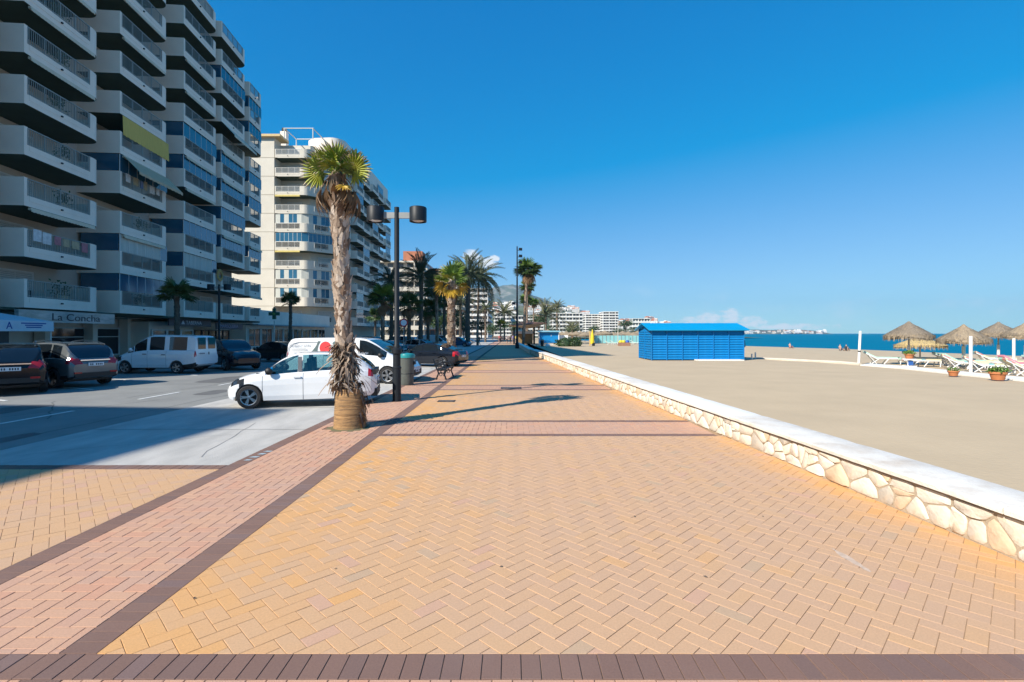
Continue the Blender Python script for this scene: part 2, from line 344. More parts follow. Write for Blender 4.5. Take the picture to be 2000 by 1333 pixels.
RC = lambda x0, x1, y0, y1: [(x0,y0),(x1,y0),(x1,y1),(x0,y1)]
PIT = (-3.43, 10.69)
or_p, pk_p, dk_p = [], [], []
def take(gen, reg, dst, amin=.0012):
    for q in gen:
        p = clip(q, reg)
        if p and abs(area(p)) > amin: dst.append(p)
for k, f in enumerate(BF):
    if f > YEND: break
    y0, y1 = f, min(BF[k+1]-1.794 if k+1 < len(BF) else 60, YEND)
    reg = [(XB0,y0),(wallx(y0)+.02,y0),(wallx(y1)+.02,y1),(XB0,y1)]
    take(herring(reg, rad(45), (.03,.05)), reg, or_p)
    # pink cross strip and its two brown edges
    xr = wallx(f); xl = XK if f < 4 else XB0
    reg = RC(XB0, xr, f-1.56, f-.234); take(herring(reg, 0, (XB0, f-.234)), reg, pk_p)
    for ya in (f-.234, f-1.794): reg = RC(xl, xr, ya, ya+.234); take(course(xl, xr, ya, ya+.234, U, 2*U), reg, dk_p)
ys = [-6.0]
for f in BF: ys += [f-.234, f]
ys.append(YEND)
for a, c in zip(ys[::2], ys[1::2]):
    if c > YEND: c = YEND
    if a >= c: continue
    reg = RC(XP, XB1, a, c)
    for q in herring(reg, 0, (XP, .02)):
        p = clip(q, reg)
        if p and abs(area(p)) > .0012:
            x = sum(v[0] for v in p)/len(p); y = sum(v[1] for v in p)/len(p)
            if (x-PIT[0])**2+(y-PIT[1])**2 > .46**2: pk_p.append(p)
    take(course(XB1, XB0, a, c, 2*U, U), RC(XB1, XB0, a, c), dk_p)
    take(course(XK, XP, a, c, 2*U, U), RC(XK, XP, a, c), dk_p)
for f in BF[2:]:
    if f < YEND: take(course(XK, XB0, f-.234, f, U, 2*U), RC(XK, XB0, f-.234, f), dk_p)
sd_p = []; reg = RC(-14, XK, -6, 7.385); take(herring(reg, rad(42), (-4.3,4)), reg, sd_p)
take(course(-14, XK, 7.385, 7.62, U, 2*U), RC(-14, XK, 7.385, 7.62), dk_p)
paving(S1, 'far_bricks', or_p, t_or, 0, .0018, wf=wear)
paving(S2, 'far_bricks', pk_p, t_pk, 0, .0032)
paving(S3, 'far_bricks', dk_p, t_dk, .0004, .0026)
paving(S4, 'far_bricks', sd_p, t_or[2:6], -.0006, .0017)
m_orf = mat('ochre_far', (.515,.33,.20), .85, var=.1, sc=.7, world=True); m_pkf = mat('pink_far', (.54,.32,.235), .85, var=.1, sc=.7, world=True)
b = MB(); b.add([(XB0,YEND,-.004),(wallx(YEND)+.1,YEND,-.004),(3.2,130,-.004),(3.2,420,-.004),(XB0,420,-.004)], [(0,1,2,3,4)]); b.build('distant_paving', m_orf, S1)
b = MB(); b.add([(XP,YEND,-.004),(XB1,YEND,-.004),(XB1,420,-.004),(XP,420,-.004)], [(0,1,2,3)]); b.build('distant_paving', m_pkf, S2)
for x, y, w, d, lab in ((ground(872,784)[0], ground(872,784)[1], .50, .36, 'square dark metal inspection cover in the ochre bricks'), (ground(998,758.5)[0], ground(998,758.5)[1], .74, .55, 'wide grey inspection cover beside the lamp shadow')):
    t = thing('inspection_cover', lab, 'cover', (x, y, 0)); b = MB(); b.box((0,0,.003), (w,d,.012)); b.build('frame', m_dark, t)
    b = MB(); b.box((0,0,.006), (w-.07,d-.07,.012)); b.build('plate', mat('cover_iron', (.09,.085,.08), .7, var=.3, sc=20, bump=.6, bsc=60), t)
b = MB(); prof = [(0,.006),(.25,.012),(.40,.004),(.50,-.012)]
b.lathe(prof[::-1], 20, 0, (PIT[0], PIT[1], 0), cap=False); tag(b.build('tree_pit', m_soil, smooth=180), 'round bed of dry mossy soil at the nearest palm', 'soil', kind='structure')
# ------------------------------------------------------------------ stone wall along the beach
wdir = Vector((-.0575, 1)).normalized(); wnrm = Vector((-wdir.y, wdir.x))   # towards the promenade
W0 = Vector((wallx(-5.0), -5.0)); WL = 55.0; WH = .385
wroot = thing('stone_wall', 'low wall of cream rubble stones under thick white coping', 'wall', (W0.x, W0.y, 0), math.atan2(wdir.y, wdir.x)-math.pi/2)
m_mort = mat('wall_mortar', (.42,.34,.245), .95, var=.15, sc=8, bump=.4, bsc=60)
b = MB(); b.box((.27, WL/2, WH/2-.03), (.50, WL, WH+.06)); b.build('mortar_core', m_mort, wroot)
b = MB(); b.box((.10, WL/2, WH-.012), (.16, WL-.1, .03)); b.build('bed_joint', mat('dark_bed_joint', (.20,.12,.075), .9, var=.3, sc=9), wroot)
m_st = [mat(f'rubble_stone_{i}', c, .85, var=.10, sc=5, bump=.55, bsc=22, dirt=((.62,.47,.30), 7, .5, .52, .74)) for i, c in enumerate(((.70,.63,.52),(.63,.57,.48),(.72,.66,.57),(.64,.49,.34),(.50,.45,.38)))]
pts = []; s = .1
while s < WL:
    gs = .40 if s < 15 else .44
    for q in range(2): pts.append((s+R.uniform(-.15,.15)+(q*.19), (.085 if q == 0 else .275)+R.uniform(-.06,.06)))
    if R.random() < .25: pts.append((s+R.uniform(-.2,.2), R.choice((.03,.19,.33)))); pts.append((s+R.uniform(-.2,.2), R.choice((.03,.18,.34))))
    if R.random() < .4: pts.append((s+.2+R.uniform(-.1,.1), R.uniform(.12,.3)))
    s += gs
pts.sort(); cnt = 0; far = MB()
for i, (a, z) in enumerate(pts):
    poly = [(a-.6, .004), (a+.6, .004), (a+.6, WH-.03), (a-.6, WH-.03)]
    for c, w in pts[max(0, i-12):i+13]:
        if (c, w) == (a, z): continue
        mx_, mz_ = (a+c)/2, (z+w)/2; dx, dz = (c-a)*.62, w-z; o = []
        for j in range(len(poly)):
            p, q = poly[j-1], poly[j]; dp = (p[0]-mx_)*dx+(p[1]-mz_)*dz; dq = (q[0]-mx_)*dx+(q[1]-mz_)*dz
            if (dp <= 0) != (dq <= 0): t = dp/(dp-dq); o.append((p[0]+(q[0]-p[0])*t, p[1]+(q[1]-p[1])*t))
            if dq <= 0: o.append(q)
        poly = o
        if len(poly) < 3: break
    if len(poly) < 3 or abs(area(poly)) < .003: continue
    n = len(poly); cx = sum(p[0] for p in poly)/n; cz = sum(p[1] for p in poly)/n
    # round the corners, then bulge the face out
    rp = []
    for j in range(n):
        p, q, r_ = poly[j-1], poly[j], poly[(j+1) % n]
        rp += [(q[0]+(p[0]-q[0])*.17, q[1]+(p[1]-q[1])*.17), (q[0]+(r_[0]-q[0])*.17, q[1]+(r_[1]-q[1])*.17)]
    ring = lambda k, d: [(-d+R.uniform(-.004,.004), (p[0]-cx)*k, (p[1]-cz)*k) for p in rp]
    g = .0125; size = max(.05, math.sqrt(abs(area(poly)))); k0 = 1-g/size*1.3; pr = R.uniform(.006,.026); m_ = len(rp)
    vs = ring(k0, -.03)+ring(k0*.99, pr*.45)+ring(k0*.90, pr)+[(-pr-.002, 0, 0)]
    fs = [(u*m_+j, u*m_+(j+1) % m_, (u+1)*m_+(j+1) % m_, (u+1)*m_+j) for u in range(2) for j in range(m_)]+[(2*m_+j, 2*m_+(j+1) % m_, 3*m_) for j in range(m_)]
    k = R.choices(range(5), (5,4,4,2,2))[0]
    if cnt < 300 and a > 8.6:
        bb = MB(); bb.add(vs, [f[::-1] for f in fs]); bb.build('stone', m_st[k], wroot, smooth=50, loc=(.02, cx, cz)); cnt += 1
    else: far.add([(v[0]+.02, v[1]+cx, v[2]+cz) for v in vs], [f[::-1] for f in fs], k)
if far.v: far.build('far_stones', m_st, wroot, smooth=50)['kind'] = 'stuff'
m_cop = mat('white_coping', (.80,.77,.71), .8, var=.06, sc=1.2, bump=.25, bsc=45, dirt=((.66,.60,.52), 3.5, .4, .52, .8))
m_cope = mat('worn_coping', (.72,.68,.61), .85, var=.08, sc=1.6, bump=.4, bsc=40, dirt=((.52,.42,.32), 2.6, .7, .46, .72))
y = 0; i = 0
while y < WL-.2:
    ln = (3.2, 3.2, 3.1)[i] if i < 3 else R.choice((2.4,2.6,3.0)); ln = min(ln, WL-y)
    b = MB(); pr = [(-.045,.0),(-.05,.045),(-.038,.060),(.03,.066),(.30,.068),(.58,.064),(.62,.05),(.63,.02),(.62,-.06)]
    n = 10; K = len(pr)
    for s in range(n+1):
        for a, z in pr:
            e = .006 if s in (0, n) else 0; b.v.append((a+R.uniform(-.003,.003)+(e if a < .3 else -e), y+.006+(ln-.012)*s/n, WH+z+R.uniform(-.002,.002)-e))
    for s in range(n):
        for k in range(K-1): b.f.append((s*K+k, (s+1)*K+k, (s+1)*K+k+1, s*K+k+1)[::-1]); b.m.append(0)
        b.f.append((s*K, s*K+K-1, (s+1)*K+K-1, (s+1)*K)[::-1]); b.m.append(0)
    b.f += [tuple(range(K)), tuple(n*K+k for k in range(K))[::-1]]; b.m += [0, 0]
    b.build('coping_slab', m_cop if i in (0, 1, 2, 5, 6, 8, 11) else m_cope, wroot, smooth=35); y += ln; i += 1
# second wall further on, seen in shade
w2 = thing('garden_wall', 'pale rendered beach wall beyond the stone wall in shade', 'wall', (1.70, 50.4, 0), math.atan2(1, -.028)-math.pi/2)
b = MB(); b.box((.2,18,.19), (.42,36,.40)); b.build('wall_body', m_white, w2); b = MB(); b.box((.2,18,.43), (.56,36.1,.08)); b.build('coping', m_cop, w2)

# bits of leaf and a pale scuff on the bricks
b = MB(); r = random.Random(4)
for px, py in ((820,1040),(905,1096),(979,1108),(1378,1128),(655,1112),(1130,905),(540,1010),(1240,1010),(700,960),(1490,1010),(380,1170),(1010,870)):
    gx, gy = ground(px, py); a = r.uniform(0,6); u = Vector((math.cos(a), math.sin(a), 0)); v = Vector((-u.y, u.x, 0)); p = Vector((gx, gy, .006)); l = r.uniform(.012,.026); b.add([p-u*l, p+v*l*.4+Vector((0,0,.006)), p+u*l, p-v*l*.4], [(0,1,2,3)])
o = b.build('leaf_litter', mat('dry_leaf_bits', (.12,.09,.07), .9)); tag(o, 'few scattered dry leaf bits on the ochre bricks', 'litter', kind='stuff')
p, q = Vector((*ground(1625,1072), .0025)), Vector((*ground(1700,1118), .0025)); d = (q-p).normalized(); n = Vector((-d.y, d.x, 0)); b = MB(); k = 9
for i in range(k+1): c = p.lerp(q, i/k); w = .045*math.sin(math.pi*(i+.4)/(k+1))*r.uniform(.5,1.2); b.v += [c-n*w, c+n*w]
for i in range(k): b.f.append((2*i, 2*i+2, 2*i+3, 2*i+1)); b.m.append(0)
b.v = [tuple(v) for v in b.v]; b.build('pale_scuff', mat('scuff_chalk', (.535,.40,.30), .9, var=.2, sc=20), S1)

m_mk = mat('pale_blue_mark', (.36,.46,.50), .8, var=.3, sc=30, world=True)
for k, (px, py, w, h) in enumerate(((497,893,.16,.07),(512,887,.13,.08),(524,882,.15,.06),(484,899,.12,.06))):
    gx, gy = ground(px, py); b = MB(); b.add([(gx-w/2,gy-h/2,.0035),(gx+w*.3,gy-h*.6,.0035),(gx+w/2,gy+h*.4,.0035),(gx-w*.2,gy+h/2,.0035)], [(0,1,2,3)]); b.build('paint_mark', m_mk, S3)

# patches, seams and drains in the street
m_patch = mat('tar_patch', (.12,.12,.118), .95, var=.2, sc=3, bump=.3, bsc=80, world=True); r = random.Random(9); road = bpy.data.objects['road']; park = bpy.data.objects['parking_strip']
for cx, cy__, w, h in ((-13.4,13.2,1.1,2.6),(-10.3,17.5,.8,1.6),(-12.6,22.5,1.6,3.4),(-9.7,9.4,.5,1.9)):
    n = 11; b = MB(); b.add([(cx+w*.5*math.copysign(abs(math.cos(t))**.45, math.cos(t))*r.uniform(.9,1.05), cy__+h*.5*math.copysign(abs(math.sin(t))**.45, math.sin(t))*r.uniform(.93,1.04), -.0465) for t in (2*math.pi*i/n for i in range(n))], [tuple(range(n))]); b.build('tar_patch', m_patch, road)
def seam(pts, w, z, m, par, name):
    b = MB(); P = [Vector((x, y, z)) for x, y in pts]
    for i, p in enumerate(P):
        d = (P[min(i+1, len(P)-1)]-P[max(0, i-1)]).normalized(); q = Vector((-d.y, d.x, 0))*w*r.uniform(.6,1.3); b.v += [tuple(p-q), tuple(p+q)]
    for i in range(len(P)-1): b.f.append((2*i, 2*i+2, 2*i+3, 2*i+1)); b.m.append(0)
    return b.build(name, m, par)
for x0, y0, dx, dy, n in ((-9.6,7.5,.02,1.0,30),(-14.0,9,.25,.5,14),(-11,12,-.3,.35,10),(-12.2,16,.1,.8,22)): seam([(x0+dx*i+r.uniform(-.08,.08), y0+dy*i) for i in range(n)], .014, -.0462, m_patch, road, 'tar_seam')
m_jl = mat('concrete_joint', (.20,.195,.185), .95, var=.2, sc=8, world=True)
for y in [10.6+3.1*i for i in range(9)]: seam([(-8.78+.5*i, y+r.uniform(-.01,.01)) for i in range(10)], .011, -.0262, m_jl, park, 'expansion_joint')
for x0, y0, dx, dy, n in ((-8.2,8.3,.32,.22,9),(-5.1,8.2,-.1,.45,8),(-7.4,11.4,.25,.12,7)): seam([(x0+dx*i+r.uniform(-.07,.07), y0+dy*i+r.uniform(-.07,.07)) for i in range(n)], .006, -.0260, m_jl, park, 'crack')
# ------------------------------------------------------------------ apartment blocks
def arc(cx, cy_, r, a0, a1, n=6): return [(cx+r*math.cos(a0+(a1-a0)*i/n), cy_+r*math.sin(a0+(a1-a0)*i/n)) for i in range(n+1)]
def balcony_meshes(name, path, opens, back, wm, low=.60, hi=1.60, th=.12):
    """parapet along a path (solid, low in the openings) on a slab with a green soffit with its shade painted in; and the railing of the openings"""
    P = [Vector(p) for p in path]; ss = [0]
    for i in range(1, len(P)): ss.append(ss[-1]+(P[i]-P[i-1]).length)
    def at(s):
        for i in range(1, len(P)):
            if s <= ss[i]+1e-6:
                t = (s-ss[i-1])/(ss[i]-ss[i-1]); return P[i-1].lerp(P[i], t)
        return P[-1]
    def nrm(i):
        d = Vector((0,0))
        if i > 0: d += (P[i]-P[i-1]).normalized()
        if i < len(P)-1: d += (P[i+1]-P[i]).normalized()
        d.normalize(); return Vector((-d.y, d.x))
    b = MB()
    cuts = sorted(set([0, ss[-1]]+[q for o in opens for q in o]+ss))
    for a, c in zip(cuts, cuts[1:]):
        if c-a < 1e-4: continue
        mid = (a+c)/2; h = low if any(o[0] < mid < o[1] for o in opens) else hi
        i = max(j for j in range(len(ss)) if ss[j] <= mid); na, nc = nrm(i), nrm(min(i+1, len(P)-1))
        if a > ss[i]+1e-4: na = Vector((-(P[i+1]-P[i]).normalized().y, (P[i+1]-P[i]).normalized().x))
        if c < ss[i+1]-1e-4: nc = Vector((-(P[i+1]-P[i]).normalized().y, (P[i+1]-P[i]).normalized().x))
        p, q = at(a), at(c); pi, qi = p+na*th, q+nc*th
        b.add([(p.x,p.y,0),(q.x,q.y,0),(q.x,q.y,h),(p.x,p.y,h),(pi.x,pi.y,.2),(qi.x,qi.y,.2),(qi.x,qi.y,h),(pi.x,pi.y,h)], [(0,1,2,3),(5,4,7,6),(3,2,6,7),(0,3,7,4),(1,5,6,2)], 0)
        if h == low and c-a > 1: # shallow drip groove and a spout under the opening
            d = (q-p).normalized(); o_ = Vector((d.y, -d.x))
            for z0 in (.30,):
                u, w = p+d*.1+o_*.018, q-d*.1+o_*.018
                b.add([(u.x,u.y,z0),(w.x,w.y,z0),(w.x,w.y,z0+.30),(u.x,u.y,z0+.30),(p.x+d.x*.1,p.y+d.y*.1,z0),(q.x-d.x*.1,q.y-d.y*.1,z0),(q.x-d.x*.1,q.y-d.y*.1,z0+.30),(p.x+d.x*.1,p.y+d.y*.1,z0+.30)], [(0,1,2,3),(4,5,1,0),(3,2,6,7),(4,0,3,7),(1,5,6,2)], 0)
            m = (p+q)/2; b.box((m.x+o_.x*.06, m.y+o_.y*.06, .36), (.10,.10,.08), 2)
    fl = [(p.x, p.y) for p in P]+list(back)
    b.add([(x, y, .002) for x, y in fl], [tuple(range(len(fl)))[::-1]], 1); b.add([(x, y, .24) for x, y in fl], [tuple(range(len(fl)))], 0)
    r = MB()
    for o0, o1 in opens:
        n = max(2, int((o1-o0)/.125)); zz = hi-.06
        for k in range(n+1):
            p = at(o0+(o1-o0)*k/n); i = max(j for j in range(len(ss)) if ss[j] <= o0+(o1-o0)*k/n-1e-5) if k else 0
            w = .05 if k % 9 == 0 else .022
            p = p+Vector((0,0)); r.box((p.x, p.y, (low+zz)/2), (w, w, zz-low))
        p, q = at(o0), at(o1); d = q-p; pc = (p+q)/2; r.box((pc.x, pc.y, zz), (d.length, .06, .05), 0, math.atan2(d.y, d.x)); r.box((pc.x, pc.y, low+.07), (d.length, .03, .03), 0, math.atan2(d.y, d.x))
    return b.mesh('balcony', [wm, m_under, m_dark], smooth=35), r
def window_mesh(w, h, shut=.6, fm=None):
    f = MB(); t = .07
    for c, d in (((0,0,h/2-t/2),(w,.1,t)), ((0,0,-h/2+t/2),(w,.1,t)), ((-w/2+t/2,0,0),(t,.1,h-2*t)), ((w/2-t/2,0,0),(t,.1,h-2*t)), ((0,.002,0),(t*.8,.08,h-2*t))): f.box(c, d)
    p = MB(); p.box((0,.02,0), (w-2*t,.02,h-2*t))
    s = MB(); n = max(3, int(h*shut/.11)); sh = (h-2*t)*shut
    for i in range(n): s.box((0,-.035,h/2-t-sh*(i+.5)/n), (w-2*t-.01,.03,sh/n*.86))
    return f.mesh('window', fm or m_frame), p.mesh('pane', m_glassd), s.mesh('shutter', m_shut)
# --- the near block: local x outward to the street, local y along it
FH = 2.85; Z0 = 3.44; ang1 = math.atan(.0912)
near = thing('apartment_block', 'tall white block with rows of overhanging balconies nearest on the left', 'building', (-24.65, 0, 0), ang1)
b = MB(); b.prism([(-16,12.5),(-2.9,12.5),(-2.9,55.9),(-16,55.9)], 3.2, 37.4); b.prism([(-16,55.9),(-3.4,55.9),(-3.4,61.2),(-16,61.2)], 3.2, 31.9); b.build('wall', m_cream2, near)
b = MB(); b.prism([(-16.3,12.2),(-.4,12.2),(-.4,51.2),(-16.3,51.2)], 37.4, 37.8); b.build('roof', m_white, near)
b = MB(); b.prism([(-16,12.5),(-4.6,12.5),(-4.6,63),(-16,63)], 0, 3.3); b.build('shop_wall', m_white, near)
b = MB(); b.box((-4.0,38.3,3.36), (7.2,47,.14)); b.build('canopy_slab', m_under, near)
cols = [(12.3,6.2,10),(20.45,6.25,10),(28.35,6.25,10),(36.2,6.3,10),(44.4,6.4,10),(51.2,6.1,9),(57.85,4.0,9)]
wf, wp, wsh = window_mesh(2.6, 2.15, .55); wf2, wp2, wsh2 = window_mesh(1.5, 1.5, .9)
pl = MB(); pl.box((0,0,0),(.05,2.3,2.6)); 
glz = {2:{0:'g',1:'c',3:'b'}, 3:{0:'g',1:'g',}, 4:{}, 5:{}, 6:{}}
glz = {1:{}, 2:{}, 3:{0:'g',1:'c',3:'b'}, 4:{1:'c',2:'g',4:'b',5:'b'}, 5:{3:'g',4:'b',5:'b',7:'b',6:None}, 6:{2:'g',4:'b',6:'g',8:'b'}}
glz[2] = {0:'g',1:'c',3:'b'}; glz[3] = {1:'c',2:'g',4:'b',5:'b'}; glz[4] = {3:'g',4:'b',5:'b',6:'b',8:'b'}; glz[5] = {2:'g',3:'g',5:'b',6:'g',8:'b'}; glz[6] = {}
# columns counted from the frame edge: cols[1] is the first whole one in view
cols = [(20.45,6.25,10),(28.35,6.2,10),(36.2,6.25,10),(44.4,6.4,10),(51.25,6.1,10),(57.85,4.0,9)]
glz = {0:{}, 1:{}, 2:{0:'g',1:'c',3:'b'}, 3:{1:'c',2:'g',4:'b',5:'b'}, 4:{2:'g',3:'g',4:'b',5:'b',8:'b'}, 5:{2:'g',4:'b',5:'g',7:'b',8:'b'}}
awn = {1:{2,5,6,7,8,9}, 2:{2,4,7,8}, 3:{4,5,8,7}, 4:{3,5,6}, 5:{1,3}}
ext = {(2,5):m_awny, (2,4):m_awnt, (4,7):m_awn}
EXT = {}
fold = MB()
for ci, (y0, ln, top) in enumerate(cols):
    r = .95; D = 2.9 if ci < 5 else 3.0
    path = [(-D,0),(0,0)]+arc(-r, ln-r, r, 0, math.pi/2)+[(-D,ln)]
    bm, rb = balcony_meshes('balcony', path, [(D+.22, D+ln-1.25)], [], m_white)
    rm = rb.mesh('railing', m_rail)
    aw = MB(); n = 40
    aw.box((-.02, ln*.46, -.10), (.16, ln*.80, .13)); 
    for i in range(n): aw.box((.075, ln*.06+ln*.80*(i+.5)/n, -.20-.02*(i % 2)), (.012, ln*.80/n, .12))
    awm = aw.mesh('rolled_awning', m_awn)
    for k in range(top+1):
        z = Z0+FH*k; bo = put('balcony', bm, near, (0, y0, z)); put('railing', rm, bo)
        if k in awn.get(ci, ()): put('rolled_awning', awm, bo)
        if (ci, k) in ext:
            e = MB(); dx, dz = (.06, -1.25) if ext[(ci, k)] is m_awny else (1.15, -1.2)
            for i in range(24):
                a, c = ln*.04+ln*.9*i/24, ln*.04+ln*.9*(i+1)/24; e.quad((.02,a,-.03),(.02,c,-.03),(dx,c,dz),(dx,a,dz)); e.quad((dx,a,dz),(dx,c,dz),(dx,c,dz-.18-.03*(i % 2)),(dx,a,dz-.18-.03*(i % 2)))
            e.build('open_awning', ext[(ci, k)], bo)
        kind = glz[ci].get(k)
        if kind and k < top+1:
            g = MB(); n = 6 if ci < 5 else 4; hh = FH-1.60; f2 = MB()
            for i in range(n):
                w = (ln-.5)/n
                if kind == 'c' and i < n-1: g.box((-.12, .12+w*(i+.5), 1.6+hh/2), (.03, w-.02, hh-.04), 1)
                else: g.box((-.10, .12+w*(i+.5), 1.6+hh/2), (.02, w-.03, hh-.06), 0)
                f2.box((-.10, .12+w*i, 1.6+hh/2), (.05,.035,hh-.01))
            g.box((-1.4,.06,1.6+hh/2), (2.5,.02,hh-.05), 0)
            go = g.build('glazing', [m_glass, m_curtain], bo); f2.build('glazing_bars', m_frame, go)
        if k >= 0:
            wx = -D+.02 if ci < 5 else -3.38
            wo = put('window', wf, near, (wx, y0+ln*.47, z+.24+1.12), rz=math.pi/2); put('pane', wp, wo); put('shutter', wsh, wo)
            if ci == 1 or (ci == 0): wo = put('window', wf2, near, (wx, y0-.55, z+.24+1.3), rz=math.pi/2); put('pane', wp2, wo); put('shutter', wsh2, wo)
# things people keep on their balconies
ac = MB(); ac.box((0,0,0), (.30,.82,.56)); ac.lathe([(.22,.0),(.22,.015)], 14, 1, M=Matrix.Translation((.15,.1,0)) @ Matrix.Rotation(rad(90),4,'Y')); acm = ac.mesh('air_conditioner', [m_shut, m_dark], 40)
bl = [o for o in near.children if o.name.startswith('balcony')]
m_lau = [mat(f'laundry_{i}', c, .85, var=.2, sc=5) for i, c in enumerate(((.42,.16,.18),(.14,.20,.36),(.62,.6,.58),(.40,.32,.20)))]
m_plant = mat('balcony_plant', (.05,.09,.03), .6, var=.4, sc=12)
for o in bl:
    q = R.random(); ln = 6
    if q < .42: put('air_conditioner', acm, o, (-2.72, R.uniform(.7,1.1), R.choice((.55,2.15))))
    if q > .80:
        b = MB(); r_ = random.Random(q)
        for _ in range(90):
            c = Vector((-.32+r_.gauss(0,.07), 1.2+q*2+r_.gauss(0,.35), 1.25+r_.gauss(0,.22))); u = Vector((r_.gauss(0,1),r_.gauss(0,1),r_.gauss(0,1))).normalized()*.11; v = u.orthogonal().normalized()*.05; b.add([c-u, c+v, c+u, c-v], [(0,1,2,3)])
        b.box((-.32, 1.2+q*2, .78), (.24,.9,.22), 1); b.build('planter', [m_plant, m_awnt], o)['kind'] = 'stuff'
    elif .765 < q:
        b = MB(); y = .5
        for i in range(6): w = R.uniform(.35,.7); b.box((.05, y+w/2, 1.32-R.uniform(0,.1)), (.02,w-.05,R.uniform(.45,.7)), R.randrange(4)); y += w+R.uniform(0,.3)
        b.build('laundry', m_lau, o)['kind'] = 'stuff'
    elif .52 < q < .60:
        b = MB()
        for k_ in range(2): y = 2+k_*1.1; b.box((-1.2,y,.68), (.42,.42,.05)); b.box((-1.42,y,.98), (.05,.42,.55)); [b.box((-1.2+sx*.18,y+sy*.18,.45), (.04,.04,.42)) for sx in (-1,1) for sy in (-1,1)]
        b.build('chairs', m_frame, o)['kind'] = 'stuff'
# shops along the street (recessed under the balconies)
def shopfront(y0, y1, x, panes, z0=.45, z1=2.55, wm=m_frame, rail=True):
    w = (y1-y0)/panes
    for i in range(panes):
        b = MB(); c = y0+w*(i+.5)
        for q, d in (((x,c,z1-.05),(.12,w,.10)),((x,c,z0+.05),(.12,w,.10)),((x,c-w/2+.07,(z0+z1)/2),(.12,.14,z1-z0-.2)),((x,c+w/2-.07,(z0+z1)/2),(.12,.14,z1-z0-.2)),((x+.002,c,z0+(z1-z0)*.68),(.09,w-.28,.06))): b.box(q, d)
        o = b.build('shop_window', wm, near); b = MB(); b.box((x-.02,c,(z0+z1)/2), (.03,w-.28,z1-z0-.2)); b.build('pane', m_glassd, o)
shopfront(35.6, 43.0, -4.4, 2, .2, 2.45); shopfront(43.6, 50.2, -2.2, 3, .8, 2.35); shopfront(51.2, 60.5, -3.4, 6, .1, 2.4, m_dark)
b = MB(); b.box((-3.5,46.9,1.5), (2.4,7.0,3.0)); b.build('shop_bay', m_white, near)
for y in (34.9, 39.3, 43.3): b = MB(); b.box((-4.1,y,1.6), (.7,.5,3.2)); b.build('pillar', m_white, near)
b = MB(); b.box((-4.5,31.8,1.25), (.14,1.9,2.5)); b.build('shop_door', mat('blue_grey_door', (.05,.07,.09), .4), near)
# white glossy shop sign
sg = MB(); sg.box((.05,31.6,2.98), (.22,7.6,.68)); so = sg.build('shop_sign', mat('glossy_sign', (.62,.66,.66), .12, var=.35, sc=1.5, c2=(.16,.22,.22), spec=.9, stretch=(1,.5,2)), near)
text('sign_lettering', 'La Concha', .62, m_ink, so, (.165,32.0,2.95), (math.pi/2,0,math.pi/2), sx=1.5)
sg = MB(); sg.box((-.9,47.3,2.98), (.12,7.2,.62)); so = sg.build('shop_sign', mat('dark_fascia', (.03,.03,.045), .5), near)
text('sign_lettering', '\u25b2 TABERNA', .46, mat('pale_letters', (.6,.58,.62), .5), so, (-.83,47.3,2.97), (math.pi/2,0,math.pi/2), sx=1.35)
sg = MB(); sg.box((-.7,54.6,2.75), (.12,6.0,.66)); so = sg.build('shop_sign', bpy.data.materials['dark_fascia'], near)
text('sign_lettering', 'MARISQUERIA', .50, mat('plum_letters', (.35,.28,.38), .5), so, (-.63,54.4,2.75), (math.pi/2,0,math.pi/2), sx=1.3)
# round ochre sign hung on a balcony of the fourth column
b = MB(); b.lathe([(.30,-.05),(.55,-.06),(.62,0),(.55,.06),(.30,.05)], 20, 0, M=Matrix.Translation((.15,50.6,Z0+FH+1.5)) @ Matrix.Rotation(rad(90),4,'Y'), cap=False); b.build('round_ornament', mat('ochre_ring', (.42,.24,.05), .6), near)
# --- the block out of frame whose shadow lies over the near street
offb = thing('apartment_block', 'plain white block standing before the nearest apartment block, left of the view', 'building', (-27, -6.8, 0), -rad(6))
b = MB(); b.box((-8,-17,11.2), (16,34,22.5)); b.build('wall', m_white, offb)
for k in range(5):
    b = MB(); b.box((.55,-17,3.4+k*2.85), (1.1,33.4,1.1)); b.build('balcony', m_white, offb)
    for q in range(5): o = put('window', wf, offb, (.02,-30+q*6.5,5.2+k*2.85), rz=math.pi/2); put('pane', wp, o)
# --- second block: sunlit near face, rounded corner balconies
B2Y, B2F, B2Z = 90.0, 3.3, 3.55
sec = thing('apartment_block', 'cream tower beyond the nearest block with its sunlit end wall and rounded corner balconies', 'building', (0, B2Y, 0))
b = MB(); b.prism([(-60,2.6),(-36.9,2.6),(-33.2,6.2),(-33.2,37.5),(-60,37.5)], 0, 36.4); b.prism([(-60,.0),(-42.3,.0),(-42.3,2.61),(-60,2.61)], 0, 36.9); b.build('wall', m_cream, sec)
for k in range(10):
    b = MB(); b.box((-46,-.02,6.9+k*3.3), (8.5,.03,.05)); b.build('wall_joint', mat('joint_line', (.35,.3,.22), .9) if k == 0 else bpy.data.materials['joint_line'], sec)
b = MB(); b.prism([(-60,-.3),(-45,-.3),(-45,4),(-60,4)], 37.2, 37.9); b.prism([(-60,-.6),(-41,-.6),(-41,3),(-60,3)], 36.9, 37.3); b.build('roof', m_awny if 0 else mat('ochre_roof_edge', (.62,.45,.22), .8), sec)
b = MB(); b.prism([(-38,4.5),(-36.5,3.2)]+arc(-33.5,5.2,2.3,-1.6,0)+[(-31.2,37),(-38,37)], 34.2, 38.0); b.build('penthouse', m_white, sec, smooth=30)
b = MB(); b.box((-43.2,6,38.6), (1.1,1.1,3.2)); b.build('chimney', m_white, sec); b = MB(); b.lathe([(.4,40.2),(.5,40.5),(.45,40.9),(.1,41)], 10, 0, (-43.2,6,0)); b.build('chimney_cap', m_dark, sec)
b = MB()
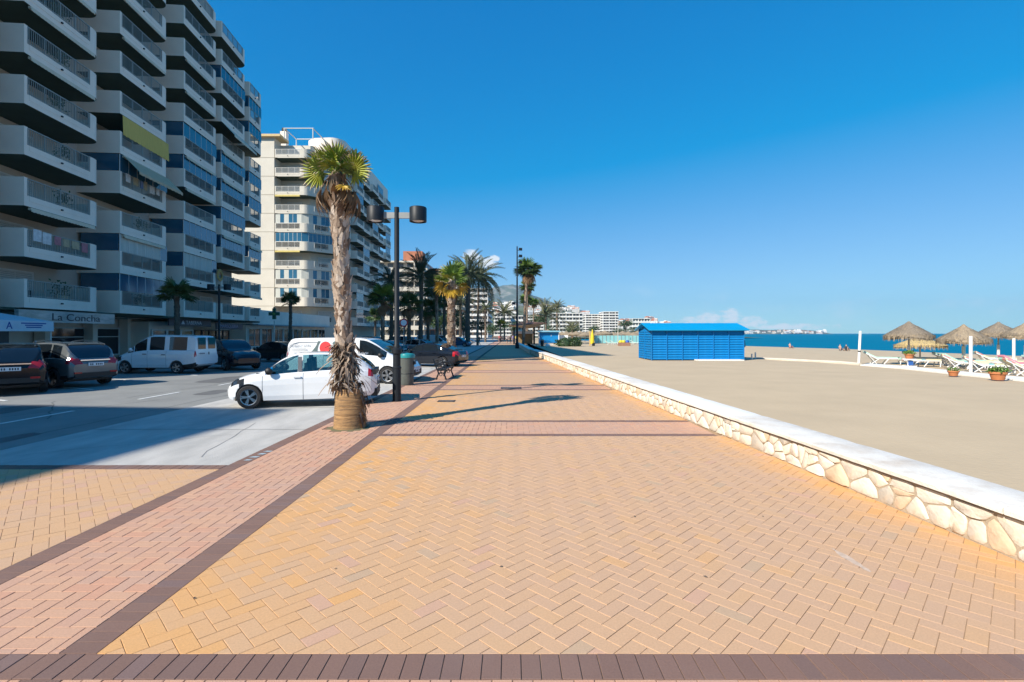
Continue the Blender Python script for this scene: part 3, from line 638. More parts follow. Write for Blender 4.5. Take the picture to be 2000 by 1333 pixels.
for p, q in (((-40.5,0,36.6),(-40.5,0,38.5)),((-35.4,0,36.6),(-35.4,0,38.5)),((-40.5,5,36.6),(-40.5,5,38.5)),((-35.4,5,36.6),(-35.4,5,38.5)),((-40.6,0,38.5),(-35.3,0,38.5)),((-40.5,5,38.5),(-35.4,5,38.5)),((-40.5,0,38.5),(-40.5,5,38.5)),((-35.4,0,38.5),(-35.4,5,38.5))): b.tube([p, q], .09, 6)
b.build('pergola', m_railw, sec)
cpath = [(-42.2,2.6),(-42.2,0),(-37.6,0)]+arc(-37.3,1.3,1.3,-math.pi/2,-math.pi/4,4)[1:]+[(-32.5,4.1)]+arc(-33.0,5.6,1.6,-math.pi/4,0,4)+[(-31.4,8.6),(-33.2,8.6)]
cb, crb = balcony_meshes('balcony', cpath, [(2.75,7.0),(9.6,12.2)], [(-33.2,6.3),(-36.8,2.7)], m_cream)
crm = crb.mesh('railing', m_railw)
spath = [(-2.0,0),(0,0)]+arc(-.8,4.7,.8,0,math.pi/2)+[(-2.0,5.5)]
sb, srb = balcony_meshes('balcony', spath, [(2.2,6.2)], [], m_white); srm = srb.mesh('railing', m_rail)
gz = MB(); hh = B2F-1.62
def glaze(path, n, kinds):
    P = [Vector(p) for p in path]; g = MB(); f = MB()
    for i in range(len(P)-1):
        d = P[i+1]-P[i]; m = max(1, round(d.length/.8)); a = math.atan2(d.y, d.x)
        for k in range(m):
            c = P[i]+d*((k+.5)/m); g.box((c.x,c.y,1.6+hh/2), (d.length/m-.04,.03,hh-.05), kinds[(i*7+k) % len(kinds)], a); e = P[i]+d*(k/m); f.box((e.x,e.y,1.6+hh/2), (.05,.05,hh-.01), 0, a)
        c = P[i]+d*.5; f.box((c.x,c.y,1.64), (d.length,.07,.07), 0, a); f.box((c.x,c.y,1.57+hh), (d.length,.07,.06), 0, a)
    return g.mesh('glazing', [m_glass, m_curtain]), f.mesh('glazing_bars', m_railw)
gin = [(-42.1,.12),(-37.5,.12),(-36.4,.55),(-32.6,4.3),(-31.6,5.7),(-31.5,8.5)]
ga, fa = glaze(gin, 0, [0,0,0,0]); gb, fb = glaze(gin, 0, [1,0,1,0,0,1,0])
sgl, sfl = glaze([(-.12,.1),(-.12,4.6)], 0, [0])
fr_y = mat('yellow_frame', (.55,.43,.12), .6)
for k in range(10):
    z = B2Z+B2F*k; 
    if k > 0:
        o = put('balcony', cb, sec, (0,0,z)); put('railing', crm, o)
        gk = {1:gb, 2:None, 3:ga, 4:None, 5:gb, 6:gb, 8:None}.get(k)
        if k in (1,2,4,5): g = put('glazing', gb if k in (1,2,5) else ga, o); put('glazing_bars', fb if k in (1,2,5) else fa, g)
        if k in (4,7):
            e = MB(); e.box((-39.9,-.1,-.16), (4.4,.22,.30)); e.build('rolled_awning', fr_y, o)
    for wx, wy, rz in ((-39.8,2.56,0),(-34.9,4.4,math.pi/4)):
        o = put('window', wf, sec, (wx,wy,z+1.55), rz=rz); put('pane', wp, o); put('shutter', wsh, o)
    for c in range(5):
        if k == 9 and c < 1: continue
        y0 = 9.6+c*5.75; xo = -30.5-(.35 if c % 2 else 0)
        o = put('balcony', sb, sec, (xo, y0, z)); put('railing', srm, o)
        if (k*3+c*5) % 7 in (0, 3): g = put('glazing', sgl, o); put('glazing_bars', sfl, g)
        o = put('window', wf, sec, (-33.18, y0+2.6, z+1.5), rz=math.pi/2); put('pane', wp, o)
# shop podium in front of the cream tower
pod = thing('shop_row', 'low white shop row with flat canopy before the cream tower', 'building', (0, 62.6, 0))
b = MB(); b.box((-36.6,13.2,1.55), (7.4,26.4,3.1)); b.box((-36.2,13.2,4.05), (8.2,26.4,1.9)); b.build('wall', m_white, pod)
b = MB(); b.box((-33.4,13,3.12), (4.0,26,.14)); b.build('canopy', mat('canopy_grey', (.35,.38,.40), .6), pod)
for i in range(8):
    b = MB(); c = 1.9+i*3.25; x = -32.85
    for q, d in (((x,c,2.65),(.1,3.0,.1)),((x,c,.3),(.1,3.0,.1)),((x,c-1.45,1.5),(.1,.1,2.2)),((x,c+1.45,1.5),(.1,.1,2.2)),((x,c,1.5),(.09,.06,2.2))): b.box(q, d)
    o = b.build('shop_window', m_frame, pod); b = MB(); b.box((x-.02,c,1.5), (.03,2.8,2.2)); b.build('pane', m_glassd, o)
ph = thing('pharmacy_sign', 'green pharmacy cross sign on a mast before the white shop row', 'sign', (-29.7, 63.2, 0))
b = MB(); b.tube([(0,0,0),(0,0,3.6)], .06, 8); b.build('mast', m_railw, ph)
b = MB(); b.box((0,0,4.45), (.42,.2,1.35)); b.box((0,0,4.45), (1.35,.196,.42)); b.box((0,0,5.2), (.2,.15,.2)); b.build('cross', mat('green_cross', (.0,.10,.06), .4), ph)
b = MB(); b.box((0,-.105,4.45), (.34,.02,.10)); b.box((0,-.105,4.45), (.09,.021,.34)); b.build('cross_light', mat('pale_green', (.15,.33,.05), .4), ph)
# --- generic blocks further along
m_farw = mat('far_window', (.10,.115,.13), .3, var=.3, sc=.4)
def block(name, label, x0, x1, y, dep, h, floors, wm, sm, bays, roofm=None, loc=None, rz=0, group=None, band=.42, side=True, pent=None):
    t = thing(name, label, 'building', (x0, y, 0), rz, group); w = x1-x0; fh = h/floors
    b = MB(); b.box((w/2, dep/2+1.2, h/2), (w-.2, dep, h)); b.build('wall', wm, t)
    b = MB(); b.box((w/2, dep/2+.6, h+.2), (w+.3, dep+1.6, .5)); b.build('roof', roofm or sm, t)
    bm = MB(); bm.box((w/2, .4, fh*band/2), (w, 1.6, fh*band)); bm = bm.mesh('balcony', sm)
    bw = w/bays; f = MB(); f.box((0,0,0), (bw*.62,.12,fh*.52)); f = f.mesh('window', m_farw)
    dv = MB(); dv.box((0,.3,0), (.25,1.5,fh)); dv = dv.mesh('divider', sm)
    sbm = MB(); sbm.box((0, dep/2+1.0, fh*band/2), (1.6, dep-.4, fh*band)); sbm = sbm.mesh('balcony', sm)
    sw = MB(); sw.box((0,0,0), (.12, max(1.4,dep/5*.6), fh*.52)); sw = sw.mesh('window', m_farw)
    for k in range(floors):
        put('balcony', bm, t, (0,0,k*fh))
        for i in range(bays): put('window', f, t, (bw*(i+.5), 1.19, k*fh+fh*.66))
        if side:
            for sx in ((w if x1 < 0 else 0),): 
                put('balcony', sbm, t, (sx,0,k*fh))
                for i in range(4): put('window', sw, t, (sx-(.09 if sx else -.09), 2+dep*(i+.5)/4.4, k*fh+fh*.66))
    for i in range(0, bays+1, 2): 
        b = MB(); b.box((bw*i, .5, h/2), (.3, 1.5, h-.1)); b.build('divider', sm, t)
    if pent:
        px, pw, pd, ph_, pm = pent; b = MB(); b.box((px+pw/2, pd/2+2, h+.4+ph_/2), (pw, pd, ph_)); b.build('penthouse', pm, t)
    return t
m_brickred = mat('terracotta_wall', (.42,.16,.085), .85, var=.12, sc=.5); m_orange = mat('orange_render', (.50,.24,.13), .85, var=.1, sc=.4); m_blk = mat('white_render', (.72,.70,.66), .8, var=.05, sc=.3)
block('apartment_block', 'cream and terracotta stepped block behind the street palms', -46, -29.5, 170, 22, 26.0, 8, m_cream2, m_cream, 5, pent=(9.0,6.5,6,3.6,m_brickred))
block('apartment_block', 'orange rendered block with terracotta roof behind the date palms', -29, -17.5, 176, 24, 24.0, 7, m_orange, m_cream, 5, roofm=m_brickred)
block('apartment_block', 'white seaside block with grey-blue side behind the tall palm trunks', -27, -12.0, 250, 40, 24.0, 9, mat('warm_recess', (.36,.26,.19), .8, var=.1), m_blk, 6)
# ------------------------------------------------------------------ vehicles
def curve(pts):
    xs = [p[0] for p in pts]; ys = [p[1] for p in pts]; n = len(xs)
    d = [(ys[i+1]-ys[i])/(xs[i+1]-xs[i]) for i in range(n-1)]; m = [d[0]]
    for i in range(1, n-1): m.append(0 if d[i-1]*d[i] <= 0 else 2*d[i-1]*d[i]/(d[i-1]+d[i]))
    m.append(d[-1])
    def f(x):
        if x <= xs[0]: return ys[0]
        if x >= xs[-1]: return ys[-1]
        i = max(j for j in range(n) if xs[j] <= x and j < n-1); h = xs[i+1]-xs[i]; t = (x-xs[i])/h
        return ys[i]*(2*t**3-3*t*t+1)+m[i]*h*(t**3-2*t*t+t)+ys[i+1]*(3*t*t-2*t**3)+m[i+1]*h*(t**3-t*t)
    return f
wheel_cache = {}
def wheel_meshes(r, w=.20):
    key = (r, w)
    if key in wheel_cache: return wheel_cache[key]
    Mx = Matrix.Rotation(-math.pi/2, 4, 'X')   # wheel axis along local y, outer side at +y
    b = MB(); b.lathe([(r*.62,-w/2),(r*.93,-w/2),(r,-w*.36),(r,w*.36),(r*.93,w/2),(r*.70,w/2*1.02),(r*.66,w*.40),(r*.62,-w/2)], 28, 0, M=Mx, cap=False); ty = b.mesh('wheel', m_tyre, 40)
    b = MB(); b.lathe([(r*.60,-w*.3),(r*.67,w*.42),(r*.70,w*.49),(r*.64,w*.46),(r*.60,w*.2),(r*.58,-w*.2)], 28, 0, M=Mx, cap=False)
    for k in range(5):
        for s in (-.13, .13):
            a = 2*math.pi*k/5+s; b.box((r*.36,0,0), (r*.54,r*.115,.03), 0, M=Mx @ Matrix.Rotation(a, 4, 'Z') @ Matrix.Translation((0,0,w*.34)))
    b.lathe([(r*.16,w*.25),(r*.16,w*.40),(r*.05,w*.44)], 12, 0, M=Mx); rim = b.mesh('rim', m_alloy, 40)
    b = MB(); b.lathe([(r*.6,w*.08),(r*.55,w*.1),(.02,w*.1)], 20, 0, M=Mx); hub = b.mesh('brake_disc', m_black)  # black disc standing in for the shade behind the wheel spokes
    wheel_cache[key] = (ty, rim, hub); return wheel_cache[key]
def vehicle(name, label, cat, loc, head, sp, body, group=None, glass=None, shield=None, rims=None):
    t = thing(name, label, cat, (loc[0], loc[1], loc[2] if len(loc) > 2 else -.03), math.atan2(head[1], head[0]), group)
    top, belt, low, hw = (curve(sp[k]) for k in ('top', 'belt', 'low', 'hw')); x0, x1 = sp['belt'][0][0], sp['belt'][-1][0]
    tum = sp.get('tum', .20); glass = glass or m_cglass; shield = shield or glass; wr = sp['wr']; Ra = wr*1.16
    rowsT = (.05, .34, .62, .88)
    cuts = set([x0, x1]); n = int((x1-x0)/.075)
    for i in range(n+1): cuts.add(round(x0+(x1-x0)*i/n, 4))
    keys = [q for w in sp['win'] for q in w]+[q for w in sp['doors'] for q in w]+list(sp['front'])+list(sp['rear'])
    for q in keys: cuts.add(q)
    for xw in sp['axles']:
        for i in range(13): cuts.add(round(xw+Ra*math.sin(math.pi*(i/12-.5)), 4))
    xs = sorted(cuts); xs = [x for i, x in enumerate(xs) if i == 0 or x-xs[i-1] > .006 or x in keys]
    def ring(x):
        H, B, Lo, W = top(x), belt(x), low(x), hw(x); g = max(.012, H-B); k = min(1, g/.40); k = k*k*(3-2*k)
        pts = [(0, Lo), (W*.78, Lo), (W*.955, Lo+.05*(B-Lo)), (W*.985, Lo+.22*(B-Lo)), (W*.99, Lo+.42*(B-Lo)), (W*1.0, Lo+.62*(B-Lo)), (W*.995, Lo+.82*(B-Lo)), (W*.955, B)]
        for tt in rowsT:
            yc = W*.94-tum*g*tt*1.0-.015; yh = W*(.94-.30*tt); pts.append((yc*k+yh*(1-k), B+g*(tt*k+(1-k)*math.sqrt(min(1, tt*1.05)))))
        yc = W*.94-tum*g-.07; pts.append((yc*k+W*.58*(1-k), B+g*(.97*k+.98*(1-k)))); pts.append((pts[-1][0]*.6, H-.008)); pts.append((0, H))
        ar = 0
        for xw in sp['axles']:
            q = Ra*Ra-(x-xw)**2
            if q > 0: ar = max(ar, math.sqrt(q)+wr)
        if ar > Lo: pts = [pts[0]]+[(y, max(z, ar)) for y, z in pts[1:]]
        return pts
    rs = [ring(x) for x in xs]; K = len(rs[0]); NB = 8  # index of the belt + 1 rows begin
    B_, parts = MB(), {}
    def grp(nm): return parts.setdefault(nm, MB())
    front, rear = sp['front'], sp['rear']       # (x of roof edge, x of cowl)
    for i in range(len(xs)-1):
        xm = (xs[i]+xs[i+1])/2; g = top(xm)-belt(xm)
        for s in (1, -1):
            for j in range(K-1):
                q = [(xs[i], s*rs[i][j][0], rs[i][j][1]), (xs[i+1], s*rs[i+1][j][0], rs[i+1][j][1]), (xs[i+1], s*rs[i+1][j+1][0], rs[i+1][j+1][1]), (xs[i], s*rs[i][j+1][0], rs[i][j+1][1])]
                if s < 0: q = q[::-1]
                zc = sum(p[2] for p in q)/4; yc = abs(sum(p[1] for p in q)/4); nm = None
                if 8 <= j <= 10:
                    for wi, (a, c) in enumerate(sp['win']):
                        if a < xm < c and g > .10: nm = ('window', wi, s)
                if nm is None and j >= 12 and front[0] < xm < front[1] and g > .04: nm = ('windscreen', 0, 0)
                if nm is None and j >= 12 and rear[1] < xm < rear[0] and g > .06 and sp.get('rearglass', True): nm = ('rear_window', 0, 0)
                if nm is None and sp.get('blackroof') and j >= 12 and rear[0] < xm < front[0]: nm = ('roof_panel', 0, 0)
                if nm is None and 2 <= j <= 7:
                    for di, (a, c) in enumerate(sp['doors']):
                        if a < xm < c and j >= 2: nm = ('door', di, s)
                if nm is None and 'head' in sp:
                    a, z0, z1 = sp['head']
                    if xm > a and z0 < zc < z1 and yc > sp.get('heady', .42)*hw(a): nm = ('headlight', 0, s)
                if nm is None and 'tail' in sp:
                    a, z0, z1 = sp['tail']
                    if xm < a and z0 < zc < z1 and yc > sp.get('taily', .6)*hw(a): nm = ('tail_light', 0, s)
                if nm is None and 'trim' in sp and zc < sp['trim'](xm) and j >= 1: nm = ('lower_trim', 0, 0)
                (B_ if nm is None else grp(nm)).add(q, [(0,1,2,3)], 0)
    endm = {}
    for i in (0, len(xs)-1):   # blunt nose and tail
        r = rs[i]; pl = [(xs[i], y, z) for y, z in r[1:]]+[(xs[i], -y, z) for y, z in r[1:-1]][::-1]; B_.add(pl, [tuple(range(len(pl)))], 0)
    bo = B_.build('body', body, t, smooth=38)
    bo.data.validate()
    mm = {'window': glass, 'windscreen': shield, 'rear_window': glass, 'door': body, 'headlight': m_lamp, 'tail_light': m_red, 'lower_trim': m_black, 'roof_panel': m_black}
    for (nm, a, s), b in parts.items():
        o = b.build(nm, mm[nm], t, smooth=38)
        if nm == 'lower_trim': o['kind'] = 'stuff'
        if nm == 'door' and a < len(sp.get('handles', [])):
            hx, hz = sp['handles'][a]; h = MB(); h.box((hx, s*(hw(hx)*1.0+.012), hz), (.19,.035,.035)); h.build('handle', sp.get('hmat', body), o)
    # seams round the doors
    sm = MB()
    for x in sorted(set(q for d in sp['doors'] for q in d)):
        r = ring(x)
        for s in (1, -1): sm.tube([(x, s*(y+.001), z) for y, z in r[2:8]], .005, 4)
    sm.build('door_seams', m_black, t)
    iw = MB()
    for xw in sp['axles']: iw.box((xw, 0, wr+.02), (Ra*1.9, hw(xw)*1.55, .04+wr*.8))
    iw.box(((x0+x1)/2, 0, (low(0)+.05)), ((x1-x0)*.86, hw(0)*1.6, .06)); iw.build('underbody', m_black, t)
    ty, rim, hub = wheel_meshes(wr, sp.get('ww', .20))
    for xw in sp['axles']:
        for s in (1, -1):
            w = put('wheel', ty, t, (xw, s*(hw(xw)-.105), wr), rz=0 if s > 0 else math.pi); put('rim', rim if rims is None else rims, w); put('brake_disc', hub, w)
    if 'mirror' in sp:
        x, z = sp['mirror']
        for s in (1, -1):
            b = MB(); M = Matrix.Translation((x, s*(hw(x)*.93+.12), z)); b.lathe([(.02,-.10),(.085,-.07),(.10,0),(.085,.06),(.02,.09)], 10, 0, M=M @ Matrix.Rotation(rad(90), 4, 'X') @ Matrix.Scale(.62, 4, (0,0,1)) @ Matrix.Scale(1.0, 4, (1,0,0)))
            b.box((x, s*(hw(x)*.93+.02), z-.05), (.06,.12,.04)); b.build('wing_mirror', sp.get('mirmat', body), t, smooth=60)
    if sp.get('interior'):
        b = MB()
        for sx in sp['interior']:
            for s in (1, -1):
                b.box((sx, s*.36, .62), (.48,.46,.16)); b.box((sx-.24, s*.36, .92), (.13,.44,.55)); b.box((sx-.27, s*.36, 1.24), (.09,.24,.16))
        b.build('seats', m_cabin, t)
        b = MB(); b.box((sp['interior'][0]+.85, 0, belt(0)-.08), (.35, hw(0)*1.6, .16)); b.build('dashboard', m_cabin, t)
        b = MB(); b.lathe([(.165,-.012),(.19,0),(.165,.012)], 18, 0, M=Matrix.Translation((sp['interior'][0]+.50,.36,belt(0)+.05)) @ Matrix.Rotation(rad(65),4,'Y'), cap=False); b.build('steering_wheel', m_black, t)
    if 'plate' in sp:
        x, z = sp['plate']; b = MB(); b.box((x, 0, z), (.03,.52,.12)); o = b.build('number_plate', m_plate, t)
        b = MB()
        for i in range(7):
            if i != 4: b.box((x-.017*(1 if x < 0 else -1), -.19+i*.063, z), (.004,.036,.07))
        b.build('plate_print', m_ink, o)
    return t
paint = lambda n, c, r=.25, mtl=0.: mat(n, c, r, mtl, var=.02, coat=1. if max(c) > .1 else .5, spec=.5 if max(c) > .1 else .25)
p_white = paint('white_paint', (.74,.75,.76)); p_white2 = paint('white_van_paint', (.70,.72,.74), .35); p_black = paint('black_paint', (.006,.007,.009), .1); p_grey = paint('grey_paint', (.13,.14,.14), .3, .15); p_navy = paint('navy_paint', (.008,.011,.018), .1); p_blue = paint('blue_paint', (.02,.07,.14)); p_silver = paint('silver_paint', (.45,.46,.48), .3, .7)
HATCH = dict(belt=[(-1.97,.74),(-1.85,.93),(-1.3,1.0),(0,.94),(.85,.88),(1.35,.83),(1.75,.70),(1.97,.50)], top=[(-1.97,.76),(-1.90,.95),(-1.62,1.24),(-1.25,1.42),(-.5,1.50),(.1,1.485),(.45,1.36),(1.02,.985),(1.4,.90),(1.78,.74),(1.97,.53)],
    low=[(-1.97,.42),(-1.8,.26),(-1.2,.2),(1.2,.18),(1.75,.2),(1.97,.30)], hw=[(-1.97,.56),(-1.82,.74),(-1.4,.85),(0,.86),(1.2,.85),(1.6,.78),(1.85,.62),(1.97,.44)],
    wr=.31, axles=(-1.22,1.32), win=[(-1.34,-.85),(-.80,-.02),(.10,.93)], doors=[(-.05,.98),(-1.0,-.05)], handles=[(.10,.84),(-.86,.86)], front=(.28,1.08), rear=(-1.30,-1.88), head=(1.46,.62,.79), heady=.50, tail=(-1.72,.86,1.02), taily=.45, mirror=(.80,1.0), mirmat=None, plate=(-1.99,.72), interior=(.15,-.75), tum=.24)
HATCH['mirmat'] = m_black
SUV = dict(belt=[(-2.2,.85),(-2.1,1.0),(-1.2,1.08),(0,1.04),(1.0,1.0),(1.7,.92),(2.05,.80),(2.2,.62)], top=[(-2.2,.88),(-2.12,1.06),(-1.82,1.48),(-1.5,1.63),(-.6,1.69),(.2,1.66),(.6,1.5),(1.12,1.12),(1.6,1.03),(2.05,.86),(2.2,.66)],
    low=[(-2.2,.46),(-2.0,.32),(-1.3,.26),(1.3,.25),(2.0,.28),(2.2,.38)], hw=[(-2.2,.72),(-2.08,.86),(-1.6,.915),(0,.92),(1.4,.91),(1.95,.80),(2.2,.58)],
    wr=.36, ww=.23, axles=(-1.32,1.32), win=[(-1.6,-1.06),(-.98,-.12),(0,.92)], doors=[(-.06,1.0),(-1.08,-.06)], handles=[(.08,.93),(-.92,.95)], front=(.40,1.16), rear=(-1.58,-2.10), head=(1.72,.74,.92), tail=(-1.96,.90,1.10), taily=.52, mirror=(.82,1.12), plate=(-2.215,.86), tum=.22, trim=lambda x: .42)
SEDAN = dict(belt=[(-2.33,.72),(-2.2,.90),(-1.4,.96),(0,.93),(.9,.88),(1.5,.82),(2.1,.68),(2.33,.5)], top=[(-2.33,.74),(-2.22,.96),(-1.75,1.06),(-1.3,1.22),(-.7,1.41),(-.1,1.45),(.35,1.38),(1.15,.98),(1.6,.9),(2.12,.72),(2.33,.53)],
    low=[(-2.33,.4),(-2.1,.25),(-1.4,.2),(1.4,.18),(2.1,.2),(2.33,.3)], hw=[(-2.33,.66),(-2.15,.84),(-1.6,.89),(0,.9),(1.4,.89),(2.05,.78),(2.33,.52)],
    wr=.32, axles=(-1.36,1.4), win=[(-1.22,-.82),(-.76,.0),(.1,.98)], doors=[(.05,1.05),(-.95,.05)], handles=[(.16,.82),(-.8,.84)], front=(.30,1.18), rear=(-.95,-1.75), head=(1.85,.56,.76), tail=(-2.05,.72,.94), taily=.5, mirror=(.86,.98), plate=(-2.345,.66), tum=.26)
VAN = dict(belt=[(-2.2,.9),(-2.15,1.1),(0,1.12),(.9,1.10),(1.5,1.0),(1.9,.86),(2.2,.62)], top=[(-2.2,1.0),(-2.19,1.4),(-2.1,1.74),(-1.9,1.83),(0,1.86),(.55,1.82),(.95,1.62),(1.52,1.16),(1.85,1.0),(2.08,.84),(2.2,.66)],
    low=[(-2.2,.42),(-2.1,.3),(-1.4,.24),(1.4,.22),(2.05,.24),(2.2,.34)], hw=[(-2.2,.86),(-2.1,.91),(0,.93),(1.4,.92),(1.95,.82),(2.2,.6)],
    wr=.33, axles=(-1.25,1.42), win=[(.42,1.36)], doors=[(.36,1.3),(-.9,.36)], handles=[(.50,.98),(.2,.98)], front=(.72,1.60), rear=(-2.02,-2.17), rearglass=False, head=(1.74,.70,.92), tail=(-2.13,.8,1.3), taily=.88, mirror=(1.18,1.14), mirmat=m_black, plate=(2.215,.5), tum=.10, trim=lambda x: .40 if abs(x) > 1.9 else .30, hmat=m_black)
MPV = dict(belt=[(-2.22,.9),(-2.17,1.12),(0,1.14),(.8,1.10),(1.4,.98),(1.9,.82),(2.22,.6)], top=[(-2.22,1.0),(-2.2,1.5),(-2.12,1.86),(-1.9,1.92),(0,1.95),(.25,1.90),(.75,1.66),(1.48,1.10),(1.85,.95),(2.1,.8),(2.22,.63)],
    low=[(-2.22,.46),(-2.1,.36),(-1.4,.26),(1.4,.25),(2.05,.28),(2.22,.36)], hw=[(-2.22,.86),(-2.12,.89),(0,.91),(1.4,.9),(1.95,.82),(2.22,.6)],
    wr=.31, axles=(-1.22,1.50), win=[(-1.72,-.80),(-.55,.22),(.38,1.02),(1.07,1.40)], doors=[(.30,1.12),(-.68,.30)], handles=[(.44,.98),(-.55,.95)], front=(.50,1.56), rear=(-2.08,-2.19), rearglass=False, head=(1.7,.62,.84), tail=(-2.14,.86,1.18), taily=.90, mirror=(1.12,1.2), tum=.12, trim=lambda x: .52 if x < -1.5 else (.46 if x > 1.9 else .30), hmat=m_black)
th = glass_thin('clear_car_glass', (.42,.60,.62), .10)
def at_wheel(px, py, sp, head, axle, side):   # place a car so that the foot of one wheel meets the ground where it does in the photograph
    gx, gy = ground(px, py); h = Vector(head).normalized(); n = Vector((-h.y, h.x)); o = Vector((gx, gy))-h*sp['axles'][axle]-n*(side*curve(sp['hw'])(sp['axles'][axle])*.97)
    return (o.x, o.y), (h.x, h.y)
l, h = at_wheel(486, 797, HATCH, (-.982,-.19), 1, 1)
hatch = vehicle('parked_car', 'white five-door hatchback parked tail to the nearest palm trunk', 'car', l, h, HATCH, p_white, glass=th, shield=th)
b = MB(); b.box((-1.90,0,.93), (.10,1.34,.14)); b.build('tailgate_band', m_black, hatch); b = MB(); b.box((-1.90,0,.36), (.16,1.25,.22)); b.build('rear_diffuser', m_black, hatch)
b = MB(); b.box((-1.47,0,1.42), (.34,1.12,.04)); b.build('roof_spoiler', p_white, hatch); b = MB(); b.box((.04,.79,1.18),(.10,.03,.40)); b.box((.04,-.79,1.18),(.10,.03,.40)); b.build('door_pillar', mat('pillar_grey', (.16,.16,.17), .4), hatch)
b = MB(); b.box((1.86,0,.40), (.22,.9,.16)); b.build('grille', m_black, hatch)
# white panel van with printed sides, nose to the promenade
VANL = {k: ([(x*1.2, v) for x, v in q] if k in ('top', 'belt', 'low', 'hw') else q) for k, q in VAN.items()}
VANL.update(axles=(-1.55,1.70), win=[(.5,1.63)], doors=[(.43,1.56),(-1.0,.43)], handles=[(.6,.98),(.25,.98)], front=(.86,1.92), rear=(-2.42,-2.60), head=(2.09,.70,.92), tail=(-2.56,.8,1.3), mirror=(1.42,1.14), plate=(2.655,.5), wr=.34)
l, h = at_wheel(757, 749, VANL, (.992,-.12), 1, -1)
van = vehicle('delivery_van', 'white panel van with red disc and grey print parked behind the hatchback', 'van', l, h, VANL, p_white, glass=m_cglass, shield=m_wglass)
prn = mat('grey_print', (.09,.13,.13), .4, var=0); prd = mat('red_print', (.72,.035,.04), .4, var=0); pgl = mat('pale_grey_print', (.33,.35,.38), .5, var=0)
def side(px, z, d=.006): g = max(.01, z-1.12); y = .93*.94-.015-.10*g; return (px-.66, -(y+d+.004 if z > 1.15 else .93+d), z)
def decal(name, outline, m, d): b = MB(); b.add([side(x, z, d) for x, z in outline]+[side(x, z, d-.004) for x, z in outline], [tuple(range(len(outline)))]); return b.build(name, m, van)
ci = lambda cx, cz, r, n=28: [(cx+r*math.cos(2*math.pi*i/n), cz+r*math.sin(2*math.pi*i/n)) for i in range(n)]
decal('white_ring', ci(-.28,1.44,.30), p_white2, .010); decal('red_disc', ci(-.28,1.44,.25), prd, .014)
decal('grey_swoosh', [(-.98,1.18)]+[(-.98+.34*math.sin(t*.16)+.02, 1.18+.58*(t/10)) for t in range(1,10)]+[(-.50,1.70),(-.58,1.56),(-.62,1.40),(-.62,1.18)], prn, .006)
decal('grey_swoosh', [(.0,1.62),(.14,1.44),(.18,1.18),(.36,1.18),(.36,1.40),(.24,1.62),(.08,1.70)], prn, .006)
b = MB(); oc = [(-1.10,1.18),(-1.10,1.66),(-1.72,1.66)]
pth = [side(x, z, .008) for x, z in [(-.6,1.66),(-1.45,1.66),(-1.70,1.60),(-1.85,1.46),(-1.92,1.2),(-1.90,.75)]]; b.tube(pth, .014, 5); b.build('side_crease', pgl, van)
text('side_print', 'AMBIENT  HOME', .105, pgl, van, (-2.03, -.868, 1.54), (math.pi/2-.09,0,0), .003, 1.1)
b = MB()
for i, w in enumerate((.62,.66,.60,.55)): b.box((-2.06, -.874-.006*i, 1.42-i*.055), (w,.006,.022))
b.build('small_print', pgl, van); b = MB(); b.box((2.55,0,.44), (.2,1.1,.2)); b.build('grille', m_black, van)
# white passenger van across the street
l, h = at_wheel(243, 729, MPV, (-.985,.0), 1, 1)
mpv = vehicle('passenger_van', 'old white passenger van parked under the dark street palm', 'van', l, (-.99,.06), MPV, p_white2)
for s in (1, -1):
    b = MB(); b.box((-2.205, s*.38, 1.52), (.03,.56,.58)); b.build('rear_window', m_cglass, mpv)
b = MB(); b.box((-2.23,.42,1.0), (.02,.52,.12)); o = b.build('number_plate', m_plate, mpv); b = MB()
for i in range(6): b.box((-2.243,.24+i*.07,1.0), (.004,.04,.07))
b.build('plate_print', m_ink, o); b = MB(); b.box((-2.23,-.12,1.0), (.02,.05,.14)); b.build('door_handle', m_black, mpv)
# two sport utility cars at the left edge
l, h = at_wheel(104, 757, SUV, (-.94,.34), 0, 1)
gs = vehicle('parked_car', 'metallic grey off-road car with chrome roof line showing its tail', 'car', l, h, SUV, p_grey)
l2, h2 = at_wheel(30, 768, SUV, (-.60,.80), 0, 1)
bs_ = vehicle('parked_car', 'glossy black estate car with red tail lamps cut by the left frame edge', 'car', (-17.75,17.9), (-.70,.714), SUV, p_black)
for c_, m in ((gs, m_chrome), (bs_, m_chrome)):
    for s in (1, -1): b = MB(); b.tube([(-1.7,s*.60,1.60),(-1.2,s*.63,1.70),(-.3,s*.65,1.75),(.3,s*.64,1.70),(.45,s*.62,1.62)], .02, 6); b.build('roof_rail', m, c_)
    b = MB(); b.box((-2.17,0,1.02), (.05,1.0,.035)); b.build('chrome_strip', m, c_); b = MB(); b.box((-2.20,0,.48), (.07,1.4,.16)); b.build('rear_bumper', m_black, c_)
    for s in (1, -1): b = MB(); b.box((-2.21,s*.60,.56), (.06,.24,.06)); b.build('reflector', m_red, c_)
l = ground(458, 722); vehicle('parked_car', 'dark sport utility car showing headlamps behind the white passenger van', 'car', (l[0]-.9, l[1]+1.2), (.80,-.60), SUV, p_navy)
vehicle('parked_car', 'black saloon in deep shade left of the printed van', 'car', (-17.3,37.2), (-.96,.28), SEDAN, p_black)
l, h = at_wheel(864, 717, SEDAN, (-.93,.37), 0, 1)
vehicle('parked_car', 'black saloon with chrome window line parked behind the green-lidded bin', 'car', l, h, SEDAN, p_navy)
